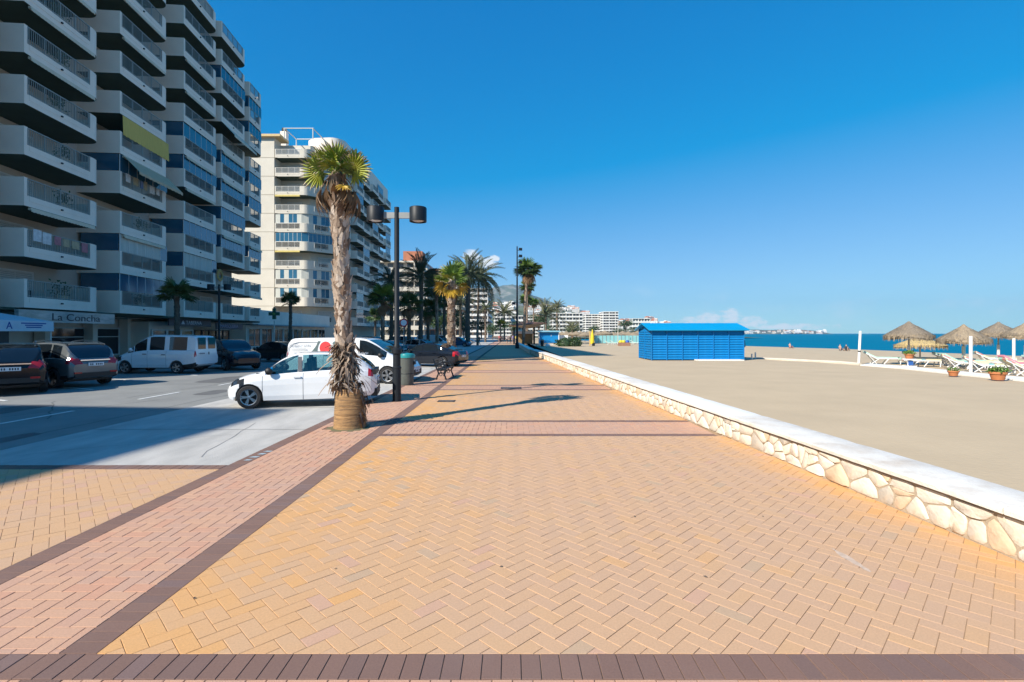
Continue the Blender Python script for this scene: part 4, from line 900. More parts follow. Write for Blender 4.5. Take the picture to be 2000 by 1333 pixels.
for i, (px, Y, sp, pt, hd, lab) in enumerate(((826,47,HATCH,p_silver,(.95,-.3),'pale hatchback parked beyond the black saloon'), (748,45,SEDAN,p_navy,(-.9,.4),'dark saloon parked between the street palm trunks'), (850,62,VAN,p_white,(.95,-.3),'white box van parked far down the promenade row'),
        (716,60,SUV,p_black,(-.9,.4),'black car by the far shop row'), (896,78,HATCH,p_blue,(.9,-.3),'blue hatchback far along the parking strip'), (905,100,SEDAN,p_silver,(.9,-.3),'silver saloon furthest along the parking strip'), (775,70,SUV,p_grey,(-.9,.3),'grey car across the street under the palms'), (800,86,HATCH,p_white,(-.9,.3),'small white car across the street under the palms'))):
    vehicle('parked_car' if sp is not VAN else 'delivery_van', lab, 'car' if sp is not VAN else 'van', ((px-1000)/FPX*Y, Y), hd, sp, pt)
# ------------------------------------------------------------------ street furniture
def lamp(label, x, y, yaw=0.):
    t = thing('street_lamp', label, 'lamp', (x, y, 0), yaw, 'double-headed street lamps')
    b = MB(); b.lathe([(.125,0),(.125,.95),(.135,.96),(.135,1.0),(.112,1.02),(.112,1.38),(.15,1.40),(.15,1.52),(.10,1.56),(.10,1.62),(.078,1.66),(.072,5.68),(.0,5.69)], 16); b.lathe([(.15,.0),(.15,.02)], 16); b.build('pole', m_dark, t, smooth=35)
    b = MB(); b.box((0,0,5.44), (1.06,.07,.17)); b.build('arm', mat('lamp_arm_grey', (.30,.31,.30), .45) if 'lamp_arm_grey' not in bpy.data.materials else bpy.data.materials['lamp_arm_grey'], t)
    for s in (1, -1):
        b = MB(); b.lathe([(.0,.22),(.235,.22),(.25,.20),(.25,-.20),(.225,-.20),(.225,-.14)], 28, 0, (s*.62,0,5.46), cap=False); h = b.build('lamp_head', m_dark, t, smooth=40)
        b = MB(); b.lathe([(.222,-.15),(.10,-.20),(.0,-.205)], 20, 0, (s*.62,0,5.46), cap=False); b.build('diffuser', mat('lamp_diffuser', (.55,.50,.45), .2) if 'lamp_diffuser' not in bpy.data.materials else bpy.data.materials['lamp_diffuser'], h, smooth=60)
    return t
g = ground(775, 784); lamp('tall dark lamp with two drum heads beside the green-lidded bin', g[0], g[1], .03)
lamp('dark double-headed lamp across the street before the nearest block', -22.0, 38.0)
lamp('slim dark lamp among the palms far down the parking row', -13.2, 62.0)
# floodlight mast
t = thing('floodlight_mast', 'very tall dark mast with floodlights beside the tall fan palms', 'mast', (ground(1010,681)[0], ground(1010,681)[1], 0))
b = MB(); b.lathe([(.26,0),(.26,.7),(.17,.75),(.12,6),(.075,13.6),(.0,13.65)], 12); b.build('pole', m_dark, t, smooth=40)
for z, s in ((13.2,1),(12.3,1),(11.5,1),(6.0,-1)):
    b = MB(); b.box((s*.45,-.15,z), (.42,.22,.34), rz=.3); b.box((s*.2,0,z-.1), (.4,.06,.06)); b.build('floodlight', m_dark, t)
# litter bin
g = ground(795, 752); t = thing('litter_bin', 'grey litter bin with turquoise domed lid next to the lamp post', 'bin', (g[0], g[1], 0))
m_bin = mat('bin_grey', (.085,.095,.085), .55, var=.12, sc=5, bump=.1)
b = MB(); b.lathe([(.235,0),(.25,.05),(.285,1.02),(.30,1.03),(.30,1.09),(.27,1.09)], 24); b.build('body', m_bin, t, smooth=40)
b = MB(); b.lathe([(.305,1.05),(.31,1.13),(.29,1.19),(.0,1.24)], 24, 0); b.build('lid', mat('turquoise_lid', (.02,.24,.25), .35, var=.08), t, smooth=40)
b = MB(); b.lathe([(.262,.42),(.272,.44),(.262,.46)], 24, 0, cap=False); b.box((.30,0,.85), (.06,.2,.12)); b.build('band', m_dark, t)
# cast iron bench facing the beach
g = ground(861, 742); t = thing('park_bench', 'black bench with ornate iron ends at the foot of the second palm', 'bench', (g[0], g[1], 0), -.06)
m_slat = mat('bench_slat', (.03,.028,.026), .5, var=.2, sc=6)
def iron(y):
    b = MB(); K = lambda pts, r=.022: b.tube([(x, y, z) for x, z in pts], r*1.35, 6)
    K([(-.20,.0),(-.16,.12),(-.10,.26),(-.14,.42)], .026); K([(.22,.0),(.19,.13),(.12,.27),(.20,.42)], .026); K([(-.14,.42),(0,.40),(.24,.43)], .026); K([(-.16,.42),(-.24,.62),(-.33,.90)], .024)
    K([(-.25,.64),(-.05,.66),(.16,.64),(.22,.58),(.17,.54)], .022); K([(.20,.42),(.24,.52),(.19,.62)], .018); K([(-.10,.26),(0,.32),(.12,.27)], .016); K([(0,.32),(0,.40)], .016)
    for cx, cz, r in ((-.03,.52,.085),(.10,.52,.06),(0,.22,.06),(-.20,.03,.03),(.22,.03,.03)): K([(cx+r*math.cos(q*.65), cz+r*math.sin(q*.65)) for q in range(11)], .012)
    return b
iron(0).build('bench_end', m_dark, t); iron(1.75).build('bench_end', m_dark, t)
for x, z, a in ((-.13,.445,0),(-.05,.44,0),(.03,.44,0),(.11,.442,0),(.19,.45,0)): b = MB(); b.box((x,.875,z), (.065,1.72,.03)); b.build('seat_slat', m_slat, t)
for x, z in ((-.205,.56),(-.235,.65),(-.268,.74),(-.30,.83)): b = MB(); b.box((x,.875,z), (.028,1.72,.07)); b.build('back_slat', m_slat, t)
# round traffic sign behind the lamp
t = thing('traffic_sign', 'round red-rimmed traffic sign partly behind the near lamp post', 'sign', (-9.2, 43.0, 0), .12)
b = MB(); b.tube([(0,0,0),(0,0,3.3)], .035, 8); b.build('post', m_rail, t)
Ms = Matrix.Translation((0,-.05,2.9)) @ Matrix.Rotation(rad(90), 4, 'X')
b = MB(); b.lathe([(.36,-.01),(.36,.01)], 28, 0, M=Ms); b.build('rim', mat('sign_red', (.45,.02,.025), .4, var=0), t); b = MB(); b.lathe([(.25,-.014),(.25,.014)], 28, 0, M=Ms); b.build('face', m_plate, t)
# market awning at the left edge
t = thing('street_awning', 'white canopy with blue lettering before the shops at the left edge', 'awning', (-25.6, 24.0, 0), ang1)
m_canv = mat('canopy_cloth', (.55,.62,.68), .8, var=.06)
b = MB(); b.add([(-2.6,-3,3.3),(-2.6,3,3.3),(1.3,3,2.62),(1.3,-3,2.62),(-2.6,3.02,2.62)], [(0,1,2,3),(1,4,2)]); b.build('roof_cloth', m_canv, t)
b = MB(); b.box((1.3,0,2.36), (.04,6.0,.52)); b.box((-.6,3.0,2.36), (3.8,.04,.52)); v = b.build('valance', m_canv, t)
text('valance_lettering', 'A', .5, mat('blue_letters', (.02,.06,.30), .5, var=0), v, (1.325,.35,2.36), (math.pi/2,0,math.pi/2)); 
b = MB()
for i, w in enumerate((1.5,1.05,.9)): b.box((1.323,1.75,2.50-i*.10), (.012,w,.055))
b.build('valance_print', bpy.data.materials['blue_letters'], v)
for y in (-2.9, 2.9): b = MB(); b.tube([(1.25,y,.1),(1.25,y,2.6)], .035, 8); b.build('post', m_railw, t)
# ------------------------------------------------------------------ palms
leafm = lambda n, c, c2: mat(n, c, .55, var=.2, sc=2.5, c2=c2, spec=.4)
m_lf = [leafm('fan_leaf_green', (.09,.17,.02), (.16,.25,.035)), leafm('fan_leaf_dark', (.042,.085,.024), (.08,.14,.034)), leafm('fan_leaf_lime', (.26,.33,.03), (.36,.37,.05))]
m_ly = leafm('fan_leaf_yellow', (.50,.27,.02), (.55,.38,.05)); m_ld = leafm('fan_leaf_dead', (.20,.105,.05), (.34,.22,.12)); m_lt = leafm('leaf_tip_dry', (.42,.33,.18), (.5,.42,.28))
m_dl = [leafm('date_leaf', (.085,.11,.06), (.15,.18,.10)), leafm('date_leaf_dark', (.04,.065,.036), (.08,.11,.06)), leafm('date_leaf_olive', (.16,.175,.085), (.25,.25,.13))]
m_trk = mat('palm_trunk_grey', (.13,.10,.075), .9, var=.3, sc=5, bump=.7, bsc=25); m_stubs = [mat(f'leaf_stub_{i}', c, .85, var=.22, sc=9, bump=.4, bsc=40) for i, c in enumerate(((.37,.285,.215),(.27,.195,.14),(.18,.115,.075),(.46,.38,.31)))]
m_base = mat('palm_base_tan', (.36,.21,.09), .9, var=.22, sc=3, bump=.5, bsc=18, stretch=(1,1,9), dirt=((.13,.085,.05), 5, .85, .44, .66)); m_fib = mat('palm_fibre', (.20,.15,.105), .9, var=.45, sc=9, c2=(.36,.29,.22))
m_fibd = mat('dark_fibre', (.11,.075,.045), .9, var=.4, sc=9)
def fan(seed, nseg=22, rad_=.62, pet=.45, spread=118, droop=.25, dead=False):
    r = random.Random(seed); b = MB()
    b.tube([(0,0,0),(pet*.5,0,.03),(pet,0,.0)], [.018,.013,.010], 4, 0, cap=False)
    half = rad(spread)/nseg
    for i in range(nseg):
        a = rad(-spread)+2*rad(spread)*(i+.5)/nseg; Rr = rad_*(1-.22*(abs(a)/rad(spread))**2)*r.uniform(.88,1.06); fold = .035
        def P(q, da, dz): aa = a+da; rr = Rr*q; dr = droop*rr*rr*(1+.6*abs(math.sin(a))); return (pet+math.cos(aa)*rr, math.sin(aa)*rr, -dr+dz+.10*rr*(1-abs(a)/3))
        tw = r.uniform(-.06,.06); td = -r.uniform(.02,.13)*(2.5 if dead else 1)
        vs = [P(.04,0,0), P(.52,-half,.0), P(.52,0,-fold), P(.52,half,.0), P(.80,-half*.55+tw,td*.4), P(.80,tw,td*.4-fold*.5), P(.80,half*.55+tw,td*.4), P(1.0,tw*1.6,td)]
        b.add(vs, [(0,2,1),(0,3,2),(1,2,5,4),(2,3,6,5)], 0); b.add(vs, [(4,5,7),(5,6,7)], 1)
    return b
def frond(seed, ln=2.6, n=30, wid=.42, droop=.55):
    r = random.Random(seed); b = MB(); pts = []
    for i in range(11): t = i/10; pts.append((ln*t*(1-.10*t), 0, ln*(.22*t-droop*t*t)))
    b.tube(pts, [.035*(1-.8*i/10) for i in range(11)], 4, 0, cap=False)
    for i in range(n):
        t = .14+.86*i/(n-1); k = min(9, int(t*10)); f = t*10-k; p = [pts[k][q]+(pts[min(10,k+1)][q]-pts[k][q])*f for q in range(3)]
        L_ = wid*math.sin(math.pi*min(1, .22+.72*t))**.7*r.uniform(.8,1.1)
        for s in (1, -1):
            d = Vector((.62+.2*t, s*.8, .42+r.uniform(-.25,.15))).normalized()*L_; w = .020
            p0 = Vector(p); m = p0+d*.55; e = p0+d+Vector((0,0,-L_*.22))
            b.add([p0, m+Vector((w,-s*w*.6,0)), e, m-Vector((w,-s*w*.6,0))], [(0,1,2),(0,2,3)], 0)
    return b
FAN = {}; 
def fanmesh(kind, seed):
    key = (kind, seed)
    if key not in FAN:
        m1, m2 = {'g':(m_lf[0], m_lf[0]), 'd':(m_lf[1], m_lf[1]), 'l':(m_lf[2], m_lt), 'y':(m_ly, m_ly), 'x':(m_ld, m_ld), 'h':(m_ld, m_ld), 'b':(m_ly, m_ly), 't':(m_lf[0], m_lt)}[kind]
        FAN[key] = (fan(seed, 20, .62, .42, 118, .28) if kind not in 'xhb' else fan(seed, 15, .60, .38, 100, .35, True) if kind == 'b' else fan(seed, 16, .62, .36, {'x':60,'h':34}[kind], .9, True)).mesh('frond', [m1, m2])
    return FAN[key]
DAT = [[frond(i+9*k, 2.7, 30, .46, (.42,.62,.8)[i]).mesh('frond', m_dl[k]) for i in range(3)] for k in range(3)]
def aim(az_, el_, roll=0): return (Matrix.Rotation(az_, 3, 'Z') @ Matrix.Rotation(-el_, 3, 'Y') @ Matrix.Rotation(roll, 3, 'X')).to_euler()
def trunkpath(x1, h, seed, lean=0): r = random.Random(seed); return [(lean*h*t**1.15+.03*math.sin(t*5+seed)*h/6, 0.02*math.cos(t*4+seed)*h/6, h*t) for t in (i/12 for i in range(13))]
def palm(name, label, x, y, h, crown, r0, r1, leaves, seed, group='palms along the promenade', lean=0., stubs='joined', kind='fan', scale=1., skirt=0, z=0., dk=0):
    rr = random.Random(seed); t = thing(name, label, 'palm tree', (x, y, z), rr.uniform(0, 6.28), group)
    t.rotation_euler.z = 0
    pts = trunkpath(0, h, seed, lean); n = len(pts)
    rads = [r1+(r0-r1)*max(0, 1-i/(n-1)*(5 if stubs == 'hero' else 2.2))**1.4+(.03*math.sin(i*2.1) if stubs == 'hero' else 0) for i in range(n)]
    b = MB(); b.tube(pts, rads, 14 if h < 8 else 10, 0)
    def onp(zz):
        f = max(0, min(n-1.001, zz/h*(n-1))); i = int(f); f -= i; return Vector(pts[i]).lerp(Vector(pts[i+1]), f), rads[i]+(rads[i+1]-rads[i])*f
    if stubs == 'joined':
        m = int(h*26); st = MB()
        for i in range(m):
            zz = h*(.10+.88*i/m); p, q = onp(zz); a = i*2.39996+rr.uniform(-.1,.1); w = r1*.62; hh = .20*scale*rr.uniform(.8,1.2); u = Vector((math.cos(a), math.sin(a), 0)); v = Vector((-u.y, u.x, 0))
            st.add([p+u*(q-.01)+v*w*.8, p+u*(q-.01)-v*w*.8, p+u*(q+.05)-v*w*.45+Vector((0,0,hh)), p+u*(q+.05)+v*w*.45+Vector((0,0,hh)), p+u*(q+.02)+Vector((0,0,-.09))], [(0,1,2,3),(0,4,1)], rr.randrange(3))
        to = b.build('trunk', m_trk, t, smooth=50); s_ = st.build('leaf_stubs', [m_stubs[1], m_stubs[2], m_stubs[0]] if not dk else [m_trk]*3, to); s_['kind'] = 'stuff'
    else: to = b.build('trunk', m_trk, t, smooth=50)
    top = Vector(pts[-1])
    if crown:
        cr = MB(); cr.lathe([(r1*.9,-.35*scale),(r1*1.35,-.1*scale),(r1*.9,.12*scale),(.02,.25*scale)], 10, 0, c=tuple(top)); cr.build('crown_heart', m_fib, t, smooth=60)
        for (k, e0, e1, num) in leaves:
            for i in range(num):
                a = 2.39996*i+rr.uniform(-.25,.25)+e0; e = rad(rr.uniform(e0, e1))
                if kind == 'fan': me = fanmesh(k, rr.randrange(3))
                else: me = DAT[{'g':0,'d':1,'o':2}[k]][0 if e > .7 else 1 if e > 0 else 2]
                put('frond', me, t, tuple(top+Vector((math.cos(a)*r1*.5, math.sin(a)*r1*.5, rr.uniform(-.12,.1)*scale))), rot=aim(a, e, rr.uniform(-.4,.4)), scale=scale*rr.uniform(.85,1.1))
    return t, onp, top
# the near palm: tan ringed base, shaggy skirt, criss-cross leaf stubs, small wind-torn crown
rr = random.Random(5)
HX, HY_, HH = PIT[0], PIT[1], 5.30
hero, onp, top = palm('fan_palm', 'nearest fan palm with tan ringed base and shaggy trunk', HX, HY_, HH, False, .30, .152, [], 3, lean=-.056, stubs='hero')
b = MB(); prof = [(.345,-.02),(.335,.06),(.325,.2),(.318,.4),(.305,.52),(.285,.68),(.25,.82)]; pf = []
for i in range(40):
    zz = -.02+.84*i/39; j = max(q for q in range(len(prof)) if prof[q][1] <= zz+1e-6 and q < len(prof)-1); f = (zz-prof[j][1])/(prof[j+1][1]-prof[j][1]); pf.append((prof[j][0]+(prof[j+1][0]-prof[j][0])*f+rr.choice((0,.001,.004,-.004,.002))+rr.uniform(-.002,.002), zz+rr.uniform(-.006,.006)))
b.lathe(pf, 26); b.v = [(x*(1+.03*math.sin(3*math.atan2(y, x)+z*3)), y*(1+.03*math.sin(3*math.atan2(y, x)+z*3)), z) for x, y, z in b.v]; b.build('trunk_base', m_base, hero, smooth=30)
def stubmesh(seed):
    r = random.Random(seed); b = MB(); w, h, th = .085*r.uniform(.9,1.15), .20*r.uniform(.9,1.2), .018; sk = r.uniform(-.03,.03)
    sec = [(-.08,w*.30,-.004),(0,w,.006),(h*.45,w*.80,.020),(h*.8,w*.52,.036),(h*.98,w*.36,.050)]
    for i, (z, ww, o) in enumerate(sec): b.v += [(o+.004, -ww+sk*i*.3, z), (o+th*1.3, sk*i*.3, z+.006*(i == 4)), (o+.004, ww+sk*i*.3, z), (o-.012, sk*i*.3, z)]
    for i in range(4):
        for k in range(4): b.f.append((i*4+k, i*4+(k+1) % 4, i*4+4+(k+1) % 4, i*4+4+k)); b.m.append(0)
    b.f.append((16,17,18,19)); b.m.append(0); return b
SM = [[stubmesh(i).mesh('leaf_stub', m) for i in range(4)] for m in m_stubs]
ns = 250
for i in range(ns):
    zz = 1.75+(HH-1.85)*i/ns; p, q = onp(zz); a = i*2.39996+rr.uniform(-.16,.16); k = rr.choices(range(4), (4,3,1.5,3))[0]
    if zz > 4.5: k = rr.choice((1,2,2))
    put('leaf_stub', rr.choice(SM[k]), hero, tuple(p+Vector((math.cos(a), math.sin(a), 0))*(q-.012)), rot=(rr.uniform(-.5,.5), rr.uniform(-.25,.10), a), scale=rr.uniform(.68,1.0))
def strip(b, p, d, ln, w, rnd, mi):
    d = d.normalized(); side_ = d.cross(Vector((0,0,1))); side_ = side_.normalized() if side_.length > .1 else Vector((1,0,0)); q = Vector(p); vs = []
    for i in range(5):
        ww = w*(1-.7*(i/4)**1.5); tw = side_*math.cos(i*.4*rnd)+Vector((0,0,1)).cross(side_)*math.sin(i*.4*rnd); vs += [q-tw*ww, q+tw*ww]; q = q+d*ln/4; d = (d+Vector((0,0,-.22))+Vector((R.uniform(-.15,.15),R.uniform(-.15,.15),0))).normalized()
    b.add(vs, [(2*i,2*i+1,2*i+3,2*i+2) for i in range(4)], mi)
sk_ = MB()
for i in range(520):
    zz = .84+.95*rr.random()**.9; p, q = onp(zz); a = rr.uniform(0, 6.283); u = Vector((math.cos(a), math.sin(a), 0)); q = max(q, .24) if zz < 1.0 else q
    strip(sk_, p+u*(q+rr.uniform(-.02,.05)), Vector((-u.y*rr.uniform(-1,1), u.x*rr.uniform(-1,1), rr.uniform(-1.1,.15)))+u*rr.uniform(.0,.32), rr.uniform(.12,.34), rr.uniform(.012,.042), rr.uniform(-1,1), rr.randrange(4))
for i in range(12):
    zz = rr.uniform(.9,1.6); p, q = onp(zz); a = rr.uniform(-2.4,.6); u = Vector((math.cos(a), math.sin(a), 0)); strip(sk_, p+u*.25, u*1.0+Vector((0,0,rr.uniform(-1.2,-.3))), rr.uniform(.35,.6), .02, .5, 1)
for i in range(34):   # the shaggy strip down the right of the base
    zz = rr.uniform(.1,.9); a = rr.uniform(-.6,.15); u = Vector((math.cos(a), math.sin(a), 0)); strip(sk_, Vector((0,0,zz))+u*.31, Vector((0,0,-1))+u*.35, rr.uniform(.15,.35), rr.uniform(.015,.04), .6, rr.randrange(4))
o = sk_.build('dry_skirt', [m_fib, m_stubs[1], m_stubs[2], m_stubs[0]], hero); o['kind'] = 'stuff'
cr = MB(); cr.lathe([(.15,-.40),(.165,-.15),(.12,.06),(.02,.16)], 12, 0, c=tuple(top)); cr.build('crown_heart', m_fibd, hero, smooth=60)
for k, a, e, ro, s in (('l',3.14,10,1.2,1.15),('g',2.95,30,1.0,1.1),('l',-2.7,48,.6,1.0),('l',-1.57,82,0,1.05),('t',-1.3,60,.2,.95),('l',-1.95,68,-.2,1.0),('g',1.5,72,0,1.0),('l',.3,58,-.7,1.0),('g',.0,30,-1.1,1.1),('l',-.2,13,-1.2,1.1),('t',.2,42,-.9,1.05),
        ('t',-1.0,16,.5,.85),('g',-2.2,18,.3,.85),('l',-1.6,24,0,.8),('g',1.2,25,0,.9),('t',2.2,20,0,.9),('d',-.8,5,0,.7),('l',2.5,62,.8,1.0)):
    put('frond', fanmesh(k, rr.randrange(3)), hero, tuple(top+Vector((math.cos(a)*.08, math.sin(a)*.08, .04))), rot=aim(a, rad(e), ro), scale=s*.63)
for a, e, s in ((-2.9,-56,.95),(3.05,-64,.9),(-2.6,-70,.8),(2.7,-66,.85),(.05,-52,1.0),(-.35,-60,1.0),(.35,-64,.95),(-.1,-70,.9),(.6,-58,.9),(-.65,-66,.85),(-1.6,-76,.6),(1.6,-60,.9)):
    put('frond', fanmesh('h', rr.randrange(3)), hero, tuple(top+Vector((math.cos(a)*.12, math.sin(a)*.12, .02))), rot=aim(a, rad(e), rr.uniform(-.5,.5)), scale=s*.95)
put('frond', fanmesh('y', 1), hero, tuple(top+Vector((.12,-.12,-.15))), rot=aim(-.8, rad(-35), .2), scale=.36)
# second palm, beside the bench: yellowing lower leaves
g = ground(882, 710); yp, _, top2 = palm('fan_palm', 'fan palm with bright yellow drooping leaves behind the bench', g[0], g[1], 5.35, True, .33, .24, [('g',15,40,5)], 21, scale=1.15)
for k, a, e, s in (('g',.3,84,1.55),('g',-1.2,78,1.6),('l',2.6,74,1.4),('g',1.4,66,1.4),('l',3.0,28,1.25),('l',2.6,44,1.2),('l',-2.7,12,1.2),('l',-1.9,30,1.1),('g',.2,34,1.2),('d',-.3,18,1.2),('d',.7,8,1.2),('l',.0,-2,1.0),
        ('b',3.1,-14,1.25),('b',.05,-16,1.25),('b',-1.65,-66,1.15),('b',-2.5,-38,.95),('b',.5,-34,.95),('h',-1.0,-64,1.1),('h',.6,-62,1.2),('h',2.3,-60,1.2),('h',-2.6,-70,1.1),('h',1.6,-60,1.2)):
    put('frond', fanmesh(k, R.randrange(3)), yp, tuple(top2+Vector((math.cos(a)*.14, math.sin(a)*.14, -.1 if e < 0 else .05))), rot=aim(a, rad(e), R.uniform(-.4,.4) if k != 'b' else (1.0 if abs(a) > 2.2 else -1.0 if abs(a) < .6 else 0)), scale=s*.95)
G1 = 'fan palms between the parked cars'; G2 = 'tall feather palms down the street'
def at(px, y): return (px-1000)/FPX*y
FL = [('d',35,80,10),('g',-5,35,12),('x',-65,-30,6)]
for i, (px, Y, cy_, lab, lv, sc, kd, dk) in enumerate([
    (748,46,584,'bushy fan palm left of the lamp post with one lime leaf low in its crown',[('g',35,80,12),('d',-15,35,14),('l',-30,-10,2),('x',-70,-40,4)],1.5,'fan',0),
    (799,47,596,'dark fan palm right of the lamp post with rusty hanging leaves',[('d',20,80,16),('d',-25,20,10),('x',-70,-35,8)],1.35,'fan',1),
    (822,54,541,'dark feather palm with black trunk before the terracotta block',[('d',15,80,22),('d',-25,20,16)],1.15,'date',1),
    (764,60,552,'dark feather palm half behind the near lamp post',[('d',15,80,20),('d',-25,20,12)],1.0,'date',1),
    (853,57,563,'pale grey-green fan palm left of the yellow-leaved palm',[('l',40,80,6),('g',0,45,12),('d',-40,0,10)],1.9,'fan',0),
    (836,60,606,'squat dark fan palm below the feather palm',[('d',20,80,14),('d',-35,20,14),('x',-70,-40,5)],1.6,'fan',1),
    (868,66,588,'dark fan palm in the shade behind the yellow-leaved palm trunk',[('d',20,80,14),('d',-35,20,14)],1.7,'fan',1),
    (914,78,539,'tall feather palm with thick dark trunk left of the leaning one',[('g',20,80,20),('d',-25,25,20)],1.65,'date',1),
    (933,84,543,'tall slender feather palm leaning crown to the right before the white seaside block',[('o',20,80,12),('g',-10,40,22),('g',-40,-5,16)],1.75,'date',0),
    (899,96,590,'low dark palm under the tall feather palms',[('d',10,80,18),('d',-40,15,14)],1.5,'date',1),
    (948,118,606,'small feather palm before the white seaside block',[('g',10,80,16),('o',-30,15,12)],1.35,'date',0),
    (985,150,612,'pale feather palm at the far end of the promenade',[('o',20,80,16),('g',-30,25,14)],1.8,'date',0),
    (978,128,634,'yellow-green fan palm low over the far walkers',[('l',10,80,10),('g',-30,20,10)],1.7,'fan',0),
    (733,88,618,'small dark palm before the second tower on the far pavement',[('d',10,80,14),('d',-30,15,10)],1.7,'fan',1),
    (567,58,588,'small dark palm across the street before the cream tower',[('d',15,80,12),('d',-20,20,12)],1.15,'fan',1),
    (345,36.5,575,'dark street palm before the nearest block and behind the passenger van',[('d',20,80,8),('d',-18,25,16)],1.32,'fan',1)]):
    h_ = EYE+(652-cy_)/FPX*Y; r1 = .13 if kd == 'fan' else .17
    if i == 8: r1 = .13
    if i == 7: r1 = .27
    palm('feather_palm' if kd == 'date' else 'fan_palm', lab, at(px, Y), Y, h_, True, r1*1.5, r1*1.15, lv, 40+i, G2 if kd == 'date' else G1, scale=sc, kind=kd, dk=dk, lean=(.01 if i == 8 else 0))
G3 = 'very tall fan palms at the beach side'
WL_ = [('g',20,80,12),('d',-30,20,22),('x',-70,-35,8)]
for i, (px, bx, Y, cy_, sc, lab) in enumerate([(1032,1021,88,528,2.5,'tallest fan palm with leaning grey trunk beside the floodlight mast'),(1030,1030,120,560,2.1,'second tall fan palm whose crown hangs below the tallest one'),(1027,1027,150,586,2.1,'shorter fan palm hidden behind the tall leaning trunk'),(1042,1042,165,592,2.0,'slim-trunked fan palm right of the leaning trunk')]):
    h_ = EYE+(652-cy_)/FPX*Y; palm('fan_palm', lab, at(bx, Y), Y, h_, True, .26, .20 if i == 0 else .15, WL_, 70+i, G3, scale=sc, lean=(at(px, Y)-at(bx, Y))/h_)
for i, (px, Y, cy_, sc, lab) in enumerate([(1066,170,618,2.6,'broad feather palm with raised fronds left of the pale block'),(1088,180,604,1.5,'feather palm on a thin trunk before the pale block'),(1118,140,646,1.3,'low feather palm by the beach bar right of the small blue kiosk')]):
    h_ = EYE+(652-cy_)/FPX*Y; palm('feather_palm', lab, at(px, Y), Y, h_, True, .3, .22, [('o',30,80,18),('g',-20,35,14)], 80+i, 'feather palms by the beach bar', scale=sc, kind='date')
# ------------------------------------------------------------------ shrubs, trees
def leafmass(b, c, rx, ry, rz, n, s, mi, r):
    for _ in range(n):
        v = Vector((r.gauss(0,1), r.gauss(0,1), r.gauss(0,1))).normalized(); q = r.uniform(.55,1.05)*(1+.18*math.sin(v.x*5+v.y*4)+.12*math.sin(v.z*9+v.x*3)); p = Vector((c[0]+v.x*rx*q, c[1]+v.y*ry*q, c[2]+v.z*rz*q))
        if p.z < .02: continue
        a = Vector((r.gauss(0,1), r.gauss(0,1), r.gauss(0,1))).normalized(); w = a.cross(Vector((r.gauss(0,1), r.gauss(0,1), r.gauss(0,1)))).normalized(); e = s*r.uniform(.6,1.3)
        b.add([p-a*e, p+w*e*.45, p+a*e, p-w*e*.45], [(0,1,2,3)], r.randrange(mi))
m_bush = [leafm('bush_leaf', (.03,.07,.02), (.06,.11,.03)), leafm('bush_leaf_light', (.06,.11,.03), (.09,.15,.045)), leafm('bush_leaf_dark', (.018,.04,.015), (.03,.06,.02))]
for i, (px, w, lab) in enumerate(((1103,1.35,'rounded light green hedge bush beside the small blue kiosk'),(1122,1.15,'rounded dark green hedge bush right of the lighter one'))):
    Y = 79; t = thing('bush', lab, 'bush', (at(px, Y), Y, -.1), group='two clipped bushes on the sand'); r = random.Random(i); b = MB(); leafmass(b, (0,0,.62), w, .9, .72, 2600, .13, 3, r); b.build('foliage', m_bush if i == 0 else [m_bush[0], m_bush[2], m_bush[0]], t)
    b = MB(); b.lathe([(w*.7,.05),(w*.8,.6),(w*.5,1.1),(.05,1.2)], 10); b.build('stem', m_bush[2], t, smooth=60)
def tree(label, x, y, h, w, seed, mats, grp_='trees behind the far buildings', z=0, flat=1., n=1500, trunk=.3):
    t = thing('tree', label, 'tree', (x, y, z), group=grp_); r = random.Random(seed); b = MB(); tr = MB(); tr.tube([(0,0,0),(.1,0,h*.3),(0,.1,h*.6)], [h*.035,h*.026,h*.014], 7)
    for k in range(7):
        a = r.uniform(0,6.28); q = r.uniform(.15,.6)*w; c = (math.cos(a)*q, math.sin(a)*q, h*(r.uniform(trunk+.2,.86))); leafmass(b, c, w*.42, w*.42, h*.17*flat, n//7, h*.035, 3, r); tr.tube([(0,0,h*.35),(c[0]*.6,c[1]*.6,c[2]-.1*h)], [h*.018,h*.008], 5)
    b.build('crown', mats, t); tr.build('trunk', m_trk, t)
    return t
DKG = [m_bush[0], m_bush[2], m_bush[0]]
for i, (px, Y, top_, w, lab) in enumerate([(1222,330,627,13,'dark umbrella pine left of the cream hilltop house'),(1210,300,640,9,'dark pine clump behind the beach umbrellas'),(1236,310,640,11,'broad dark pine right of the umbrella pine'),(1160,290,636,8,'green tree between the two white blocks'),(1117,160,634,5.5,'bright green tree by the beach bar'),(1052,190,616,9,'grey-green tree beside the slim-trunked palm'),(962,170,630,9,'dark tree behind the far walkers'),
        (885,120,600,9,'dark tree mass behind the yellow-leaved palm'),(858,105,612,8,'dark leafy tree behind the pale fan palm'),(780,110,624,8,'dark leafy tree behind the traffic sign'),(905,140,618,10,'dark tree behind the thick-trunked feather palm'),(940,200,622,12,'green tree before the white seaside block'),(1000,230,628,10,'olive tree at the end of the promenade'),(1075,220,636,8,'low tree behind the small blue kiosk')]):
    h_ = EYE+(652-top_)/FPX*Y; tree(lab, at(px, Y), Y, h_, w*.5, 100+i, DKG if i not in (4,3,12) else m_bush, n=1300)
